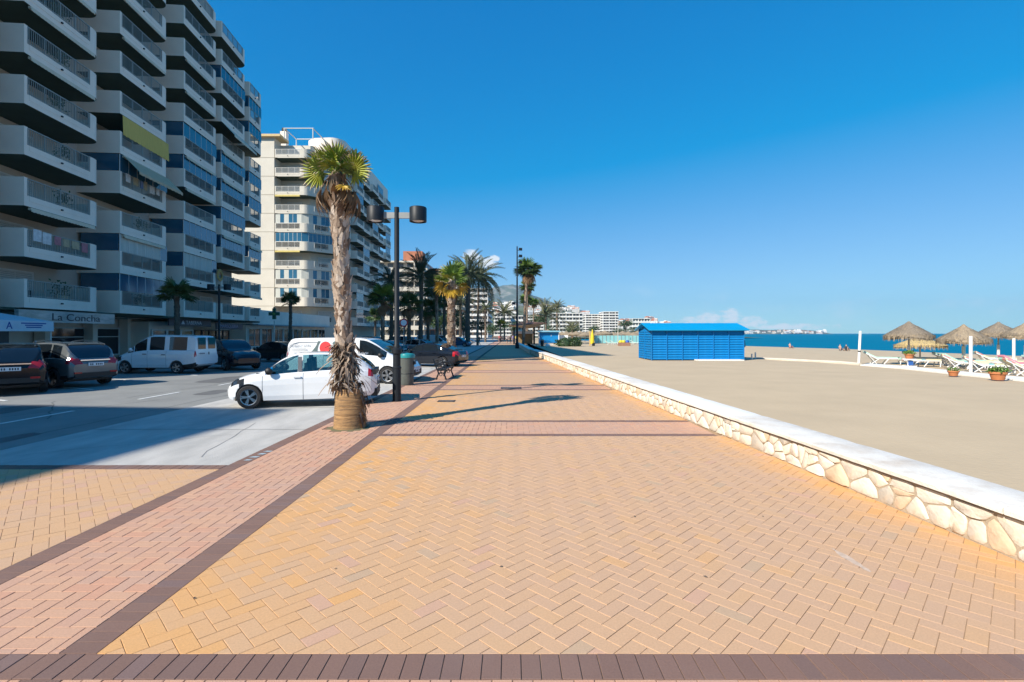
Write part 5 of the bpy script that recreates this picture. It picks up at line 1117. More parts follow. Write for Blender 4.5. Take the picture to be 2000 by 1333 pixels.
# ------------------------------------------------------------------ beach
m_kb = mat('kiosk_blue', (.0,.175,.46), .45, var=.07, sc=1.5, dirt=((.01,.21,.5), 3, .5, .5, .75)); m_kr = mat('kiosk_roof_blue', (.0,.28,.54), .4, var=.06, sc=1)
kx0, kx1, ky, kd = 10.35, 17.25, 37.6, 3.6; K = thing('beach_kiosk', 'long blue slatted beach kiosk with pitched blue roof on the sand', 'kiosk', (kx0, ky, 0)); KW = kx1-kx0; EV, RD = 2.34, 2.80
b = MB(); b.box((KW/2,kd/2,EV/2), (KW-.08,kd-.08,EV-.02)); b.add([(.04,.04,EV-.02),(.04,kd-.04,EV-.02),(.04,kd/2,RD-.05),(KW-.04,.04,EV-.02),(KW-.04,kd-.04,EV-.02),(KW-.04,kd/2,RD-.05)], [(0,2,1),(3,4,5)]); b.build('wall', m_kb, K)
n = 12; sh = (EV-.12)/n; sl = MB(); bw = KW/6
for i in range(1): sl.add([(0,0,.0),(bw-.05,0,0),(bw-.05,-.06,.02),(0,-.06,.02),(0,0,sh),(bw-.05,0,sh),(bw-.05,-.008,sh),(0,-.008,sh)], [(0,1,2,3),(3,2,6,7),(0,3,7,4),(1,5,6,2),(4,7,6,5)])
sm_ = sl.mesh('slat', m_kb)
for c in range(6):
    for i in range(n): put('slat', sm_, K, (c*bw+.025, .035, .06+i*sh))
sl = MB(); dw = (kd-.1)/2; sl.add([(0,0,0),(0,dw-.05,0),(-.06,dw-.05,.02),(-.06,0,.02),(0,0,sh),(0,dw-.05,sh),(-.008,dw-.05,sh),(-.008,0,sh)], [(0,1,2,3),(3,2,6,7),(0,3,7,4),(1,5,6,2),(4,7,6,5)]); sm2 = sl.mesh('slat', m_kb)
for c in range(2):
    for i in range(n): put('slat', sm2, K, (.035, .06+c*dw, .06+i*sh))
for i in range(7): b = MB(); b.box((min(max(i*bw,.03),KW-.03), .0, EV/2), (.055,.13,EV)); b.build('post', m_kb, K)
for i in range(1, 3): b = MB(); b.box((.0, .03+i*dw, EV/2), (.09,.06,EV)); b.build('post', m_kb, K)
b = MB(); o_ = .28
for s, y0 in ((1,-.35),(-1,kd+.35)): b.add([(-o_,y0,EV-.06),(KW+o_,y0,EV-.06),(KW+o_,kd/2,RD),(-o_,kd/2,RD),(-o_,y0,EV-.13),(KW+o_,y0,EV-.13),(KW+o_,kd/2,RD-.07),(-o_,kd/2,RD-.07)], [(0,1,2,3),(4,7,6,5),(0,4,5,1),(0,3,7,4),(1,5,6,2)])
b.build('roof', m_kr, K); b = MB(); b.box((KW/2,-.06,EV-.10), (KW+.1,.04,.16)); b.build('fascia', m_kb, K)
b = MB(); b.box((4.9,-.3,.03), (3.4,.8,.08)); tag(b.build('ground_slab', m_cop, loc=(kx0,ky,0)), 'thin white slab at the foot of the long blue kiosk', 'slab')
b = MB(); b.lathe([(.05,.0),(.06,.9),(.2,1.0),(.16,1.5),(.0,1.6)], 8); tag(b.build('rolled_cover', m_black, loc=(17.75,38.9,-.03)), 'dark bundle leaning at the right end of the blue kiosk', 'bundle')
for px, py, h_ in ((1433,703,.55),(1466,702,.42),(1473,701,.5)):
    g = ground(px, py); t = thing('beach_post', {1433:'short white post before the right kiosk bay', 1466:'left one of two short white posts right of the kiosk', 1473:'right one of two short white posts right of the kiosk'}[px], 'post', (g[0], g[1]-.2, -.05), group='short white posts at the kiosk'); b = MB(); b.lathe([(.055,0),(.055,h_),(.065,h_+.01),(.05,h_+.06)], 10); b.build('stake', m_cop, t, smooth=40); b = MB(); b.lathe([(.10,0),(.08,.03)], 10); b.build('foot', m_cop, t)
pts = [ground(1478,700.5),ground(1530,704),ground(1580,706),ground(1640,710),ground(1680,713)]; b = MB(); b.tube([(x, y, .0) for x, y in pts], [.09,.14,.11,.15,.12], 6); tag(b.build('sand_ridge', mat('pale_sand', (.62,.55,.45), .95, var=.1, sc=2)), 'thin pale ridge of sand between the kiosk and the white post', 'sand ridge')
# white edge walkway by the loungers
wp_ = [ground(1680,714), ground(1750,719.5), ground(1840,729), ground(1930,738.5), ground(2010,746)]; b = MB()
for i, (x, y) in enumerate(wp_): b.v += [(x, y, -.02), (x, y, .05), (x+1.5, y+1.25, .05), (x+1.5, y+1.25, -.05)]
for i in range(4):
    for k in range(3): b.f.append((i*4+k, i*4+4+k, i*4+5+k, i*4+k+1)); b.m.append(0)
b.v += [(21.6,12,-.02),(21.6,12,.05),(23.4,12,.05),(23.4,12,-.05)]
for k in range(3): b.f.append((16+k, 20+k, 21+k, 17+k)); b.m.append(0)
tag(b.build('beach_walkway', mat('white_boards', (.72,.70,.66), .85, var=.08, sc=3)), 'white plank walkway in front of the sun loungers', 'walkway', kind='structure')
m_th = [mat(f'thatch_{i}', c, .95, var=.35, sc=14, bump=.8, bsc=40, stretch=(1,1,.4)) for i, c in enumerate(((.21,.17,.125),(.29,.225,.15),(.46,.34,.15)))]
def parasol(label, x, y, zt, zr, rw, ti, seed, base=-.2, whit=1.2, grp_='thatched beach parasols'):
    t = thing('thatch_parasol', label, 'parasol', (x, y, base), group=grp_); r = random.Random(seed); b = MB(); zt -= base; zr -= base
    b.lathe([(.05,0),(.045,zt-.05)], 8); b.build('pole', mat('weathered_pole', (.45,.43,.40), .7) if 'weathered_pole' not in bpy.data.materials else bpy.data.materials['weathered_pole'], t)
    if whit: b = MB(); b.lathe([(.085,0),(.085,whit),(.05,whit+.02)], 10); b.build('pole_sleeve', m_cop, t)
    b = MB(); n = 30; pr = [(.03,0),(.15,-.17),(.5,-.50),(.8,-.78),(.97,-.97),(1.0,-1.12)]; Hh = zt-zr
    for q, z in pr:
        for k in range(n):
            a = 2*math.pi*k/n; w = 1+.035*math.sin(3*a+seed)+r.uniform(-.012,.012); b.v.append((math.cos(a)*rw*q*w, math.sin(a)*rw*q*w, zt+z*Hh+r.uniform(-.012,.012)+(.07*math.sin(2*a+seed) if q > .9 else 0)))
    for i in range(len(pr)-1):
        for k in range(n): b.f.append((i*n+k, i*n+(k+1) % n, (i+1)*n+(k+1) % n, (i+1)*n+k)); b.m.append(0)
    m = len(pr)*n; b.v += [(v[0]*.96, v[1]*.96, v[2]-.09) for v in b.v[n:m]]
    for i in range(len(pr)-2):
        for k in range(n): b.f.append((m+i*n+k, m+(i+1)*n+k, m+(i+1)*n+(k+1) % n, m+i*n+(k+1) % n)); b.m.append(0)
    co = b.build('canopy', m_th[ti], t, smooth=180); b = MB()
    for i in range(900):
        a = r.uniform(0,6.283); q = 1.0 if i > 420 else math.sqrt(r.uniform(.05,1)); zz = zt-Hh*(q**.98)*.97-(.03 if q < .3 else 0); u = Vector((math.cos(a), math.sin(a), 0)); p = u*rw*q+Vector((0,0,zz+.015)); l = r.uniform(.10,.26) if q < 1 else r.uniform(.10,.42); s_ = Vector((-u.y, u.x, 0))*r.uniform(.01,.028)
        d = (u*(.5 if q < 1 else .12)+Vector((0,0,-.35 if q < 1 else -1))+s_*r.uniform(-6,6)).normalized()*l; b.add([p-s_, p+s_, p+d+s_*.4, p+d-s_*.4], [(0,1,2,3)], r.randrange(2))
    o = b.build('fringe', [m_th[ti], m_th[1 if ti != 1 else 0]], co); o['kind'] = 'stuff'
    return t
def PZ(py, Y): return EYE+(652-py)/FPX*Y
for px, Y, ap, ed, hw_, ti, sd_, lab in ((1775,32,628,656,50,0,1,'grey thatched parasol furthest left of the row'),(1882,30,634,664,55,1,2,'brown thatched parasol with ragged rim right of the leftmost one'),(1950,36,629,652,46,0,3,'dark thatched parasol behind the brown ragged one'),(2003,33,630,655,50,1,4,'thatched parasol cut by the right frame edge'),(1797,37,657,674,52,2,5,'low golden straw parasol under the leftmost grey parasol')):
    x = at(px, Y); parasol(lab, x, Y, PZ(ap, Y), PZ(ed, Y), hw_/FPX*Y*1.02*FPX/math.hypot(FPX, px-1000), ti, sd_, base=sandz(x, Y), whit=0 if ti == 2 else 1.25)
# white poles
for px, by, ty, Y, lab, tl in ((1677,712,647,32.5,'leaning white pole at the near end of the walkway',.05),(1896,0,657,26.0,'white pole before the brown ragged parasol',0),(1980,0,661,30.5,'white pole between the right parasols',0)):
    x = at(px, Y); z0 = sandz(x, Y); t = thing('white_pole', lab, 'pole', (x, Y, z0), group='white poles between the parasols'); h_ = PZ(ty, Y)-z0; b = MB(); b.tube([(0,0,0),(tl*h_,0,h_)], .075, 10); b.build('shaft', m_cop, t, smooth=60)
    if tl: b = MB(); b.tube([(tl*h_*.38,0,h_*.38),(tl*h_*.42,0,h_*.42)], .085, 10); b.build('dark_band', m_dark, t)
# loungers
m_pad = bpy.data.materials.new('flower_print'); m_pad.use_nodes = True; tt = m_pad.node_tree; p = tt.nodes['Principled BSDF']; p.inputs['Roughness'].default_value = .8
vo = tt.nodes.new('ShaderNodeTexVoronoi'); vo.inputs['Scale'].default_value = 5.5; tx = tt.nodes.new('ShaderNodeTexCoord'); tt.links.new(tx.outputs['Object'], vo.inputs['Vector']); sp_ = tt.nodes.new('ShaderNodeSeparateColor'); tt.links.new(vo.outputs['Color'], sp_.inputs[0])
cr_ = tt.nodes.new('ShaderNodeValToRGB'); cr_.color_ramp.interpolation = 'CONSTANT'; tt.links.new(sp_.outputs[0], cr_.inputs[0]); e = cr_.color_ramp.elements; e[0].color = (.62,.55,.36,1); e[1].position = .4; e[1].color = (.30,.55,.42,1)
for ps, c in ((.58,(.60,.50,.30,1)),(.72,(.55,.22,.20,1)),(.80,(.62,.6,.45,1)),(.92,(.22,.42,.45,1))): q = e.new(ps); q.color = c
tt.links.new(cr_.outputs[0], p.inputs['Base Color']); m_pink = mat('pink_pad', (.62,.24,.30), .8, var=.2, sc=6); m_mint = mat('mint_pad', (.42,.62,.52), .8, var=.15, sc=5); m_lw = mat('white_plastic', (.76,.76,.75), .45, var=.03)
def lounger_parts(pad, pm):
    fr = MB()
    for s in (-.31, .31):
        fr.tube([(-.95,s,.34),(.35,s,.34),(1.0,s,.70 if pad != 'flat' else .36)], .028, 6); fr.tube([(-.95,s,.34),(-.90,s,.0)], .028, 6); fr.tube([(-.30,s,.34),(-.05,s,.0)], .028, 6); fr.tube([(.75,s,.52 if pad != 'flat' else .34),(.35,s,.0)], .028, 6); fr.tube([(.20,s,.34),(.62,s,.0)], .028, 6)
    for x in (-.95,-.4,.3): fr.box((x,0,.34), (.05,.62,.03))
    b = MB(); n = 9; pts = [(-.97,.36),(-.5,.36),(0,.36),(.35,.36),(.7,.55 if pad != 'flat' else .37),(1.02,.75 if pad != 'flat' else .38)]
    for x, z in pts: b.v += [(x,-.28,z),(x,.28,z),(x-.02,.28,z+.09),(x-.02,-.28,z+.09)]
    for i in range(len(pts)-1):
        for k in range(4): b.f.append((i*4+k, i*4+(k+1) % 4, i*4+4+(k+1) % 4, i*4+4+k)); b.m.append(0)
    b.f += [(0,1,2,3), (20,21,22,23)]; b.m += [0, 0]
    return fr.mesh('frame', m_lw, 60), b.mesh('mattress', pm)
LP = {k: lounger_parts('up' if k != 'f' else 'flat', m) for k, m in (('u', m_pad), ('f', m_pad), ('p', m_pink), ('m', m_mint))}
rows_ = [(24.3,33.2,'m','mint lounger at the far left end of the lounger rows'),(26.6,32.8,'u','flower-print sun lounger below the rim of the leftmost parasol'),(26.2,29.4,'m','mint sun lounger between the raised pot and the brown parasol'),(24.6,30.5,'f','leftmost flower-print sun lounger beside the white leaning pole'),(25.3,28.3,'u','flower-print sun lounger behind the raised flower pot'),(24.5,26.0,'u','sun lounger with raised back between the first two flower pots'),(24.4,23.9,'u','flower-print sun lounger behind the small flower pot'),(24.0,21.9,'u','sun lounger behind the large flower pot'),(27.5,31.5,'m','mint sun lounger under the leftmost parasol'),(28.0,29.0,'f','sun lounger in the second row under the brown parasol'),(28.2,26.6,'m','mint sun lounger in the second row behind the small pot'),(27.9,24.4,'u','flower-print sun lounger in the second row at the right'),(27.4,26.2,'p','pink sun lounger with steep back at the right frame edge'),(31.5,33.0,'u','third-row sun lounger below the golden parasol'),(31.8,29.8,'m','third-row mint lounger below the dark parasol')]
for x, y, k, lab in rows_:
    if k == 'p': x, y = 27.3, 27.0
    t = thing('sun_lounger', lab, 'sun lounger', (x, y, sandz(x, y)+.02), rad(R.uniform(150,172)), 'white sun loungers with printed mattresses'); put('frame', LP[k][0], t); put('mattress', LP[k][1], t)
# flower pots
m_terra = mat('terracotta_pot', (.46,.17,.065), .8, var=.12, sc=6); m_fl = [leafm('pot_leaf', (.06,.16,.02), (.13,.26,.04)), leafm('pot_leaf_light', (.12,.22,.04), (.2,.3,.06)), leafm('pot_leaf_dark', (.03,.08,.02), (.06,.12,.03))]
for px, by, Y, w, lab, stand in ((1776,719,29.6,.30,'raised terracotta pot with bright green plant on a white stand',.5),(1862,736,23.4,.26,'small terracotta pot with sparse grey-green plant',0),(1949,744,21.4,.36,'large terracotta pot with leafy green plant nearest on the sand',0)):
    x, y = at(px, Y), Y; w *= .80; t = thing('flower_pot', lab, 'plant pot', (x, y, 0), group='terracotta pots along the walkway'); z = stand
    if stand: b = MB(); b.box((0,0,.05), (.5,.5,.1)); b.lathe([(.10,.1),(.08,stand-.02)], 8); b.box((0,0,stand-.02), (.46,.46,.06)); so = b.build('stand', m_lw, t); b = MB(); b.box((0,-.11,.27), (.26,.05,.26)); b.build('blue_tag', mat('blue_tag', (.03,.12,.38), .5), so)
    b = MB(); b.lathe([(w*.72,z+.02),(w*.95,z+w*.95),(w*1.08,z+w*.96),(w*1.08,z+w*1.28),(w*.95,z+w*1.28),(w*.93,z+w*1.15)], 20, cap=False); b.lathe([(0,z+w*1.14),(w*.94,z+w*1.15)], 20, cap=False); b.build('pot', m_terra, t, smooth=40)
    b = MB(); r = random.Random(px); leafmass(b, (0,0,z+w*1.5), w*1.15, w*1.15, w*.55, 420 if px != 1862 else 160, w*.20, 3, r); b.build('plant', m_fl, t)
# far beach things
Y = 82; t = thing('closed_parasol', 'tall closed yellow parasol standing on the sand', 'parasol', (at(1157,Y), Y, -.05)); b = MB(); b.lathe([(.05,0),(.05,.3),(.30,.35),(.34,.9),(.26,1.7),(.10,2.5),(.03,2.75)], 12); b.build('cloth', mat('yellow_cloth', (.66,.50,.02), .7, var=.15, sc=3), t, smooth=60); b = MB(); b.box((.15,-.2,.25), (.42,.42,.5)); b.build('foot', m_dark, t); b = MB(); b.box((-.42,0,1.2), (.22,.12,2.4)); b.build('board', mat('tan_board', (.52,.36,.16), .7), t)
t = thing('crate', 'low brown crate holding yellow and blue floats left of the kiosk', 'crate', (at(1219,Y), Y, -.1)); b = MB(); b.box((0,0,.32), (1.85,.9,.64)); b.build('box', mat('brown_crate', (.30,.16,.10), .8, var=.1), t); 
for i, (x, c) in enumerate(((-.55,(.65,.55,.02)),(-.1,(.6,.52,.03)),(.5,(.03,.10,.42)))): b = MB(); b.lathe([(.02,.55),(.33,.62),(.36,.80),(.22,.98),(.02,1.04)], 10, 0, (x,0,0)); b.build('float', mat(f'float_{i}', c, .5), t, smooth=60)
m_kb2 = mat('kiosk_blue_pale', (.0,.20,.50), .5, var=.06); Y = 88; t = thing('beach_kiosk', 'small bright blue kiosk with pale frame by the pavilion', 'kiosk', (at(1053,Y), Y, -.05)); W_ = 3.4
b = MB(); b.box((W_/2,1.2,1.35), (W_,2.2,1.9)); b.build('wall', m_kb2, t); b = MB(); b.box((W_/2,1.2,.2), (W_-.1,2.0,.4)); b.build('plinth', m_white, t); b = MB(); b.box((W_/2,1.0,2.42), (W_+.4,2.9,.24)); b.build('roof', mat('pale_blue_roof', (.22,.46,.58), .5), t)
for x in (-.02, W_+.02): b = MB(); b.box((x,.06,1.15), (.14,.16,2.3)); b.build('post', m_lw, t)
b = MB(); b.box((W_+.9,1.0,1.15), (1.6,.5,1.2)); b.build('side_board', m_lw, t); b = MB(); b.box((W_/2+.4,.08,1.7), (.06,.06,.3)); b.build('handle', m_lw, t)
tg = thing('litter_bin', 'dark bin in front of the small blue kiosk', 'bin', (at(1059,78), 78, 0)); b = MB(); b.lathe([(.22,0),(.28,.9),(.3,.92),(.3,1.0),(.05,1.06)], 12); b.build('body', m_dark, tg); b = MB(); b.lathe([(.31,.9),(.31,.96)], 12); b.build('rim', m_rail, tg)
b = MB(); b.lathe([(.42,0),(.40,.2),(.25,.36),(.02,.42)], 12); tag(b.build('white_float', m_lw, smooth=60, loc=(at(1070,80),80,-.02)), 'upturned white tub on the sand by the small kiosk', 'tub')
# pavilion with sail-like roof
Y = 96; t = thing('pavilion', 'open promenade pavilion with winged brown roof and cream soffit', 'pavilion', (at(1000,Y), Y, 0)); b = MB()
b.add([(-.6,-3,3.5),(6.4,-3,3.95),(6.0,4,3.9),(-.6,4,3.6),(2.6,0,4.35),(-.6,-3,3.38),(6.4,-3,3.80),(6.0,4,3.75),(-.6,4,3.45),(3,0,3.1)], [(0,1,4),(1,2,4),(2,3,4),(3,0,4),(0,5,6,1),(1,6,7,2)]); b.build('roof', mat('pavilion_brown', (.16,.085,.05), .7), t); b = MB(); b.add([(-.6,-3,3.37),(6.4,-3,3.79),(6.0,4,3.74),(-.6,4,3.44),(3.4,.5,2.95)], [(0,4,1),(1,4,2),(2,4,3),(3,4,0)]); b.build('soffit', mat('cream_soffit', (.58,.47,.33), .8), t)
for x in (.4, 4.2): b = MB(); b.box((x,0,1.6), (.34,.34,3.2)); b.build('column', m_dark, t)
b = MB(); b.box((2.4,3,1.0), (3.2,1.8,2.0)); b.build('bar_counter', mat('bar_wood', (.24,.17,.08), .8, var=.2), t); b = MB(); b.box((2.4,2.6,2.2), (3.4,2.0,.5)); b.build('bar_sign', m_blk, t)
# turquoise windbreak and a row of thatched parasols
Y = 99; x0, x1 = at(1162,Y), at(1250,Y); t = thing('windbreak', 'pale turquoise windbreak fence across the far beach', 'fence', (x0, Y, -.1)); n = 12
for i in range(n+1): b = MB(); b.tube([((x1-x0)*i/n,-.06,0),((x1-x0)*i/n,-.06,1.75)], .035, 5); b.build('post', m_rail, t)
m_tq = mat('turquoise_panel', (.22,.50,.52), .6, var=.08, sc=1)
for i in range(n): b = MB(); b.box(((x1-x0)*(i+.5)/n, 0, .95), ((x1-x0)/n-.06,.03,1.5)); b.build('panel', m_tq, t)
proto = None
for i in range(17):
    px = 1098+i*9.2+R.uniform(-2,2); Yp = R.uniform(101,125); x = at(px, Yp); lab = 'brown thatched parasol in the far row above the turquoise windbreak'
    if proto is None: proto = parasol(lab, x, Yp, 2.45, 1.75, 1.55, 1, 60, base=-.15, whit=0, grp_='far row of thatched parasols')
    else: c_ = copy_tree(proto); c_.location = (x, Yp, -.15+R.uniform(-.15,.25)); c_.rotation_euler.z = R.uniform(0,6)
fp = copy_tree(proto)
for o in [fp]: fp.location = (at(1070,112),112,.3)
lf = (LP['f'][0], LP['f'][1]); 
for i, px in enumerate((1192,1203,1232,1242)):
    Yp = 93+i; t = thing('sun_lounger', 'distant white sun lounger before the turquoise windbreak', 'sun lounger', (at(px,Yp), Yp, -.1), rad(175), 'distant loungers before the windbreak'); put('frame', LP['u'][0], t); put('mattress', mat('white_pad', (.7,.7,.68), .8) and LP['m'][1], t)
b = MB(); b.tube([(0,0,0),(0,0,4.6)], .05, 8); tag(b.build('flag_pole', m_railw, loc=(at(1207,96),96,-.1)), 'thin pale flag pole left of the brown crate', 'pole')
# ------------------------------------------------------------------ people far off
skinm = mat('skin', (.45,.27,.18), .6, var=.05)
def person(label, loc, rz, pose, shirt, legs, cat='person', h=1.7, hair=(.05,.035,.025)):
    J = {'walk': [(0,0,.94),(0,0,1.12),(0,.0,1.36),(0,.01,1.47),(0,.03,1.60),(0,.03,1.69),(.10,0,.90),(.11,.16,.50),(.11,.10,.07),(.11,.24,.03),(-.10,0,.90),(-.11,-.02,.49),(-.11,-.30,.12),(-.11,-.20,.04),(.19,0,1.38),(.25,-.10,1.12),(.24,.02,.88),(-.19,0,1.38),(-.25,.09,1.12),(-.23,.22,.92)],
        'sit': [(0,0,.12),(0,-.04,.32),(0,-.06,.56),(0,-.04,.68),(0,-.01,.80),(0,-.01,.89),(.10,.02,.12),(.13,.40,.38),(.13,.62,.05),(.13,.76,.05),(-.10,.02,.12),(-.13,.42,.30),(-.13,.70,.05),(-.13,.84,.05),(.19,-.05,.58),(.27,-.20,.34),(.26,-.28,.06),(-.19,-.05,.58),(-.26,.10,.38),(-.16,.34,.40)]}[pose]
    Ed = [(0,1),(1,2),(2,3),(3,4),(4,5),(0,6),(6,7),(7,8),(8,9),(0,10),(10,11),(11,12),(12,13),(2,14),(14,15),(15,16),(2,17),(17,18),(18,19)]
    Rd = [.135,.12,.145,.055,.095,.07,.095,.062,.045,.04,.095,.062,.045,.04,.06,.042,.034,.06,.042,.034]
    me = bpy.data.meshes.new('body'); k = h/1.75; me.from_pydata([Vector(v)*k for v in J], Ed, []); ob = bpy.data.objects.new('person_rig', me); C.objects.link(ob)
    md = ob.modifiers.new('s', 'SKIN'); sv = me.skin_vertices[0].data
    for i, r_ in enumerate(Rd): sv[i].radius = (r_*k, r_*k*(.75 if i in (0,1,2) else 1)); sv[i].use_root = (i == 0)
    sb_ = ob.modifiers.new('d', 'SUBSURF'); sb_.levels = 1; sb_.render_levels = 1
    bpy.context.view_layer.update(); m2 = bpy.data.meshes.new_from_object(ob.evaluated_get(bpy.context.evaluated_depsgraph_get())); bpy.data.objects.remove(ob)
    for m in (skinm, mat('shirt', shirt, .85), mat('trousers', legs, .85), mat('hair', hair, .7)): m2.materials.append(m)
    for f in m2.polygons:
        z = f.center.z/k; ax = abs(f.center.x)/k; f.use_smooth = True; zt = 1.45 if pose == 'walk' else .66
        if pose == 'walk': f.material_index = 3 if z > 1.63 or (z > 1.54 and f.center.y < 0) else 0 if z > 1.46 else (1 if z > .98 and (ax < .2 or z > 1.15) else 0 if ax > .2 and z > .8 else 2 if z > .55 else 0)
        else: f.material_index = 3 if z > .84 else 0 if z > zt or ax > .21 else 1 if z > .22 and f.center.y < .1 else 2 if f.center.y < .3 else 0
    m2.name = 'person'; o = put('person', m2, None, loc, rz); return tag(o, label, cat, 'people far along the beach and promenade')
for px, Y, pose, sh, lg, rz, lab in ((990,101,'walk',(.6,.6,.6),(.05,.06,.1),.2,'person in white top walking away on the far promenade'),(997,102,'walk',(.03,.03,.04),(.04,.04,.05),.1,'person in dark clothes walking beside the one in white'),(1002,112,'walk',(.25,.22,.5),(.1,.1,.14),3.1,'person in violet top walking this way far off'),(975,116,'walk',(.5,.12,.12),(.06,.06,.08),3.2,'person in red top near the end of the promenade'),(936,88,'walk',(.03,.03,.035),(.03,.03,.04),1.2,'person in black standing under the tall feather palms'),(982,122,'walk',(.55,.5,.4),(.2,.18,.15),.0,'person in cream clothes far along the promenade'),(1008,108,'walk',(.6,.5,.05),(.05,.05,.06),.1,'person in yellow top near the floodlight mast')):
    person(lab, (at(px,Y), Y, -.01), rz, pose, sh, lg)
for px, Y, sh, lg, rz, lab in ((1543,78,(.5,.3,.25),(.4,.1,.12),-1.2,'sunbather sitting alone near the water edge'),(1641,66,(.45,.3,.25),(.1,.1,.15),-1.3,'left sunbather sitting near the water left of the white pole'),(1653,66,(.04,.04,.05),(.05,.05,.06),-1.0,'right sunbather with dark top near the water by the white pole')):
    x = at(px, Y); person(lab, (x, Y, sandz(x, Y)+.0), rz, 'sit', sh, lg)
# ------------------------------------------------------------------ the far shore
def ridge(name, prof, y0, dep, m, label, cat, amp, seed, nx=120, ny=26, base=-1.5, rough=.012):
    f = curve([(px, (652-py)) for px, py in prof]); b = MB(); pa, pb = prof[0][0], prof[-1][0]; r = random.Random(seed); from mathutils import noise
    for j in range(ny):
        t = j/(ny-1); yy = y0+dep*t
        for i in range(nx):
            px = pa+(pb-pa)*i/(nx-1); x = (px-1000)/FPX*(y0+dep*.5)*(1+.1*(t-.5)); H_ = f(px)/FPX*(y0+dep*.5)+EYE
            s = math.sin(math.pi*min(1, t*1.0))**.8 if t < .5 else math.sin(math.pi*t)**.6
            nz_ = noise.fractal(Vector((x*rough, yy*rough, seed)), 1.0, 2.0, 5)
            b.v.append((x, yy, base+(H_-base)*s*(1+amp*nz_*(1 if abs(t-.5) > .04 else .25))))
    for j in range(ny-1):
        for i in range(nx-1): a = j*nx+i; b.f.append((a, a+1, a+nx+1, a+nx)); b.m.append(0)
    o = b.build(name, m, smooth=60); tag(o, label, cat, kind='structure'); return f
m_mtn = mat('mountain_scrub', (.10,.115,.075), .95, var=.25, sc=.006, world=True, dirt=((.34,.30,.25), .009, .8, .52, .66)); m_hill = mat('hillside_scrub', (.075,.095,.05), .95, var=.35, sc=.02, world=True, dirt=((.30,.26,.19), .03, .7, .52, .7))
ridge('mountain', [(560,600),(700,590),(800,585),(900,578),(955,571),(968,566),(985,568),(1000,570),(1012,575),(1040,588),(1075,597),(1110,605),(1140,613),(1180,624),(1215,640),(1250,655)], 3600, 2400, m_mtn, 'blue hazy mountain with bare rock top behind the town', 'mountain', .30, 3, rough=.0022)
hf = ridge('hillside', [(800,620),(900,606),(960,602),(1000,598),(1040,600),(1080,604),(1105,606),(1125,612),(1150,622),(1180,630),(1215,632),(1240,628),(1268,628),(1290,640),(1320,651)], 1000, 700, m_hill, 'town hillside dotted with white houses', 'hill', .14, 8, rough=.006)
HM = []
m_hw = [mat(f'house_white_{i}', c, .85, var=.05) for i, c in enumerate(((.72,.70,.66),(.68,.60,.50),(.66,.64,.62)))]
for i in range(6):
    r = random.Random(i); w, d, h_ = r.uniform(9,20), r.uniform(8,12), r.uniform(5,12); b = MB(); b.box((0,0,h_/2), (w,d,h_)); b.box((w*.2,0,h_+1.2), (w*.5,d*.8,2.4))
    if i % 2: b.add([(-w/2-.5,-d/2-.5,h_),(w/2+.5,-d/2-.5,h_),(w/2+.5,d/2+.5,h_),(-w/2-.5,d/2+.5,h_),(-w/2,0,h_+2.6),(w/2,0,h_+2.6)], [(0,1,5,4),(2,3,4,5),(1,2,5),(3,0,4)], 2)
    for k in range(int(h_/3)):
        for q in range(int(w/3)): b.box((-w/2+1.5+q*3,-d/2,1.7+k*3), (1.5,.2,1.6), 1)
    HM.append(b.mesh('hillside_house', [m_hw[i % 3], m_glassd, m_brickred]))
hill = bpy.data.objects['hillside']; bpy.context.view_layer.update()
for i in range(130):
    px = R.uniform(945,1290); t_ = R.uniform(.10,.48); yy = 1000+700*t_; x = (px-1000)/FPX*1350*(1+.1*(t_-.5))
    ok, loc_, nn, ix = hill.ray_cast(Vector((x, yy, 900)), Vector((0,0,-1)))
    if not ok or loc_.z < 1: continue
    o = put('hillside_house', R.choice(HM), None, (x, yy, loc_.z-1.2), rz=R.uniform(-.5,.5)); o.scale = (R.uniform(.7,1.25),)*3; tag(o, 'white house among many on the far town hillside', 'house', 'white houses on the far hillside')
m_pk = mat('pinkish_render', (.66,.57,.52), .8, var=.05, sc=.2)
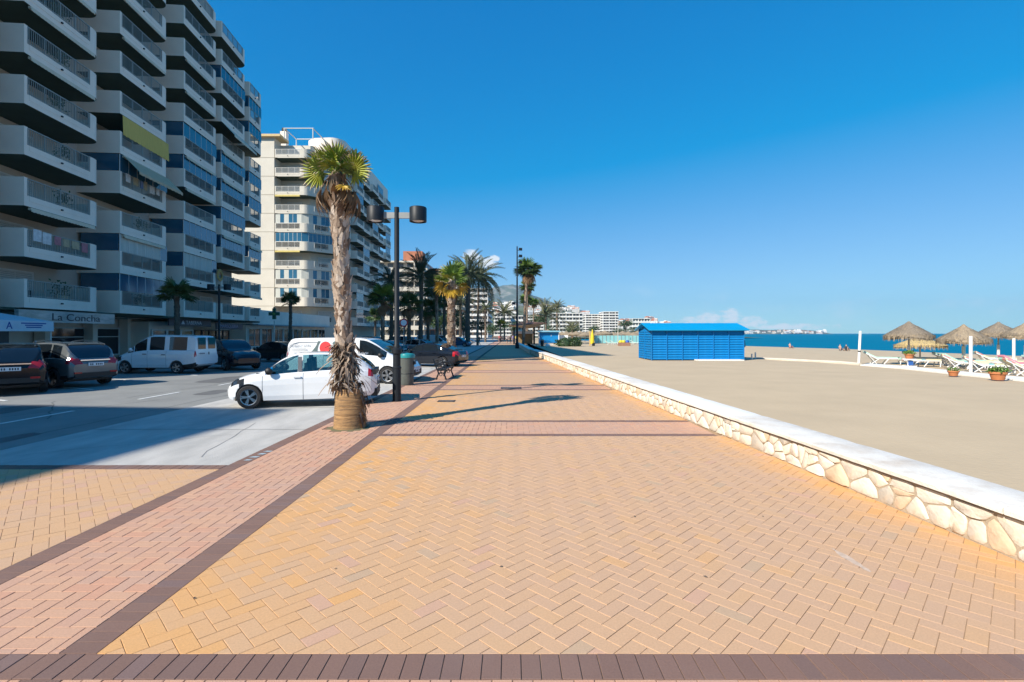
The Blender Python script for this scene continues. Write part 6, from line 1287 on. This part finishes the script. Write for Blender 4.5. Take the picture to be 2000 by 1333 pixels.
for n_, lab, a, c_, Y, tp, fl, bay, wm, rm in (('apartment_block','long white low-rise block behind the broad feather palm',1080,1138,330,613,6,9,m_cream2,None),('apartment_block','white stepped block right of the long low-rise one',1144,1180,400,615,9,6,m_cream2,None),('apartment_block','taller pinkish white block above the beach parasols',1178,1208,390,610,9,5,m_pk,None),('apartment_block','cream hilltop building above the blue kiosk roof',1236,1270,640,623,4,6,m_cream,None),('apartment_block','white block on the slope behind the slim fan palm',1030,1062,420,619,6,6,m_cream2,None),('apartment_block','low white block behind the pavilion',1000,1030,300,618,4,5,m_cream2,None),('apartment_block','white block beneath the mountain left of the floodlight mast',966,1000,460,614,6,6,m_cream2,None)):
    block(n_, lab, at(a,Y), at(c_,Y), Y, 18, EYE+(652-tp)/FPX*Y, fl, wm, m_blk, bay, group='white apartment blocks beyond the beach', band=.40)
ridge('headland', [(1430,652),(1445,646),(1470,644),(1500,645),(1540,644),(1570,645),(1600,648),(1615,652.5)], 3000, 500, mat('headland_scrub', (.12,.13,.10), .95, var=.3, sc=.01, world=True), 'low headland with white houses across the bay', 'headland', .10, 5, nx=70, ny=14, base=-2)
for i in range(56):
    px = R.uniform(1448,1606) if i < 48 else R.choice((1551,1558,1600,1608)); Y = R.uniform(2850,3020); big = 48 <= i
    o = put('coast_house', HM[(i % 3)*2 if big else i % 6], None, (at(px,Y), Y, R.uniform(-.8,14) if not big else 6), rz=R.uniform(-.4,.4)); o.scale = (1.6,1.2,2.0) if big else (R.uniform(.9,1.7),1.2,R.uniform(.6,1.2)); tag(o, 'white house in the far town on the headland across the bay', 'house', 'white houses on the headland')
sheet('far_shore', [(26,255),(150,300),(330,1200),(-1500,1200),(-1500,260)], -.35, m_hill, 'far shore land under the distant blocks', 'ground')

# ------------------------------------------------------------------ the air: pale sea haze round camera, town and hills
hz = bpy.data.materials.new('haze_air'); hz.use_nodes = True; t = hz.node_tree; t.nodes.clear()
o = t.nodes.new('ShaderNodeOutputMaterial'); v = t.nodes.new('ShaderNodeVolumePrincipled'); v.inputs['Color'].default_value = (.36,.70,1,1); v.inputs['Density'].default_value = .000075; v.inputs['Anisotropy'].default_value = .1
t.links.new(v.outputs[0], o.inputs['Volume'])
b = MB(); b.box((3000,3000,224), (13000,8000,452)); tag(b.build('haze', hz), 'thin blue sea haze over the bay and hills', 'haze', kind='stuff')
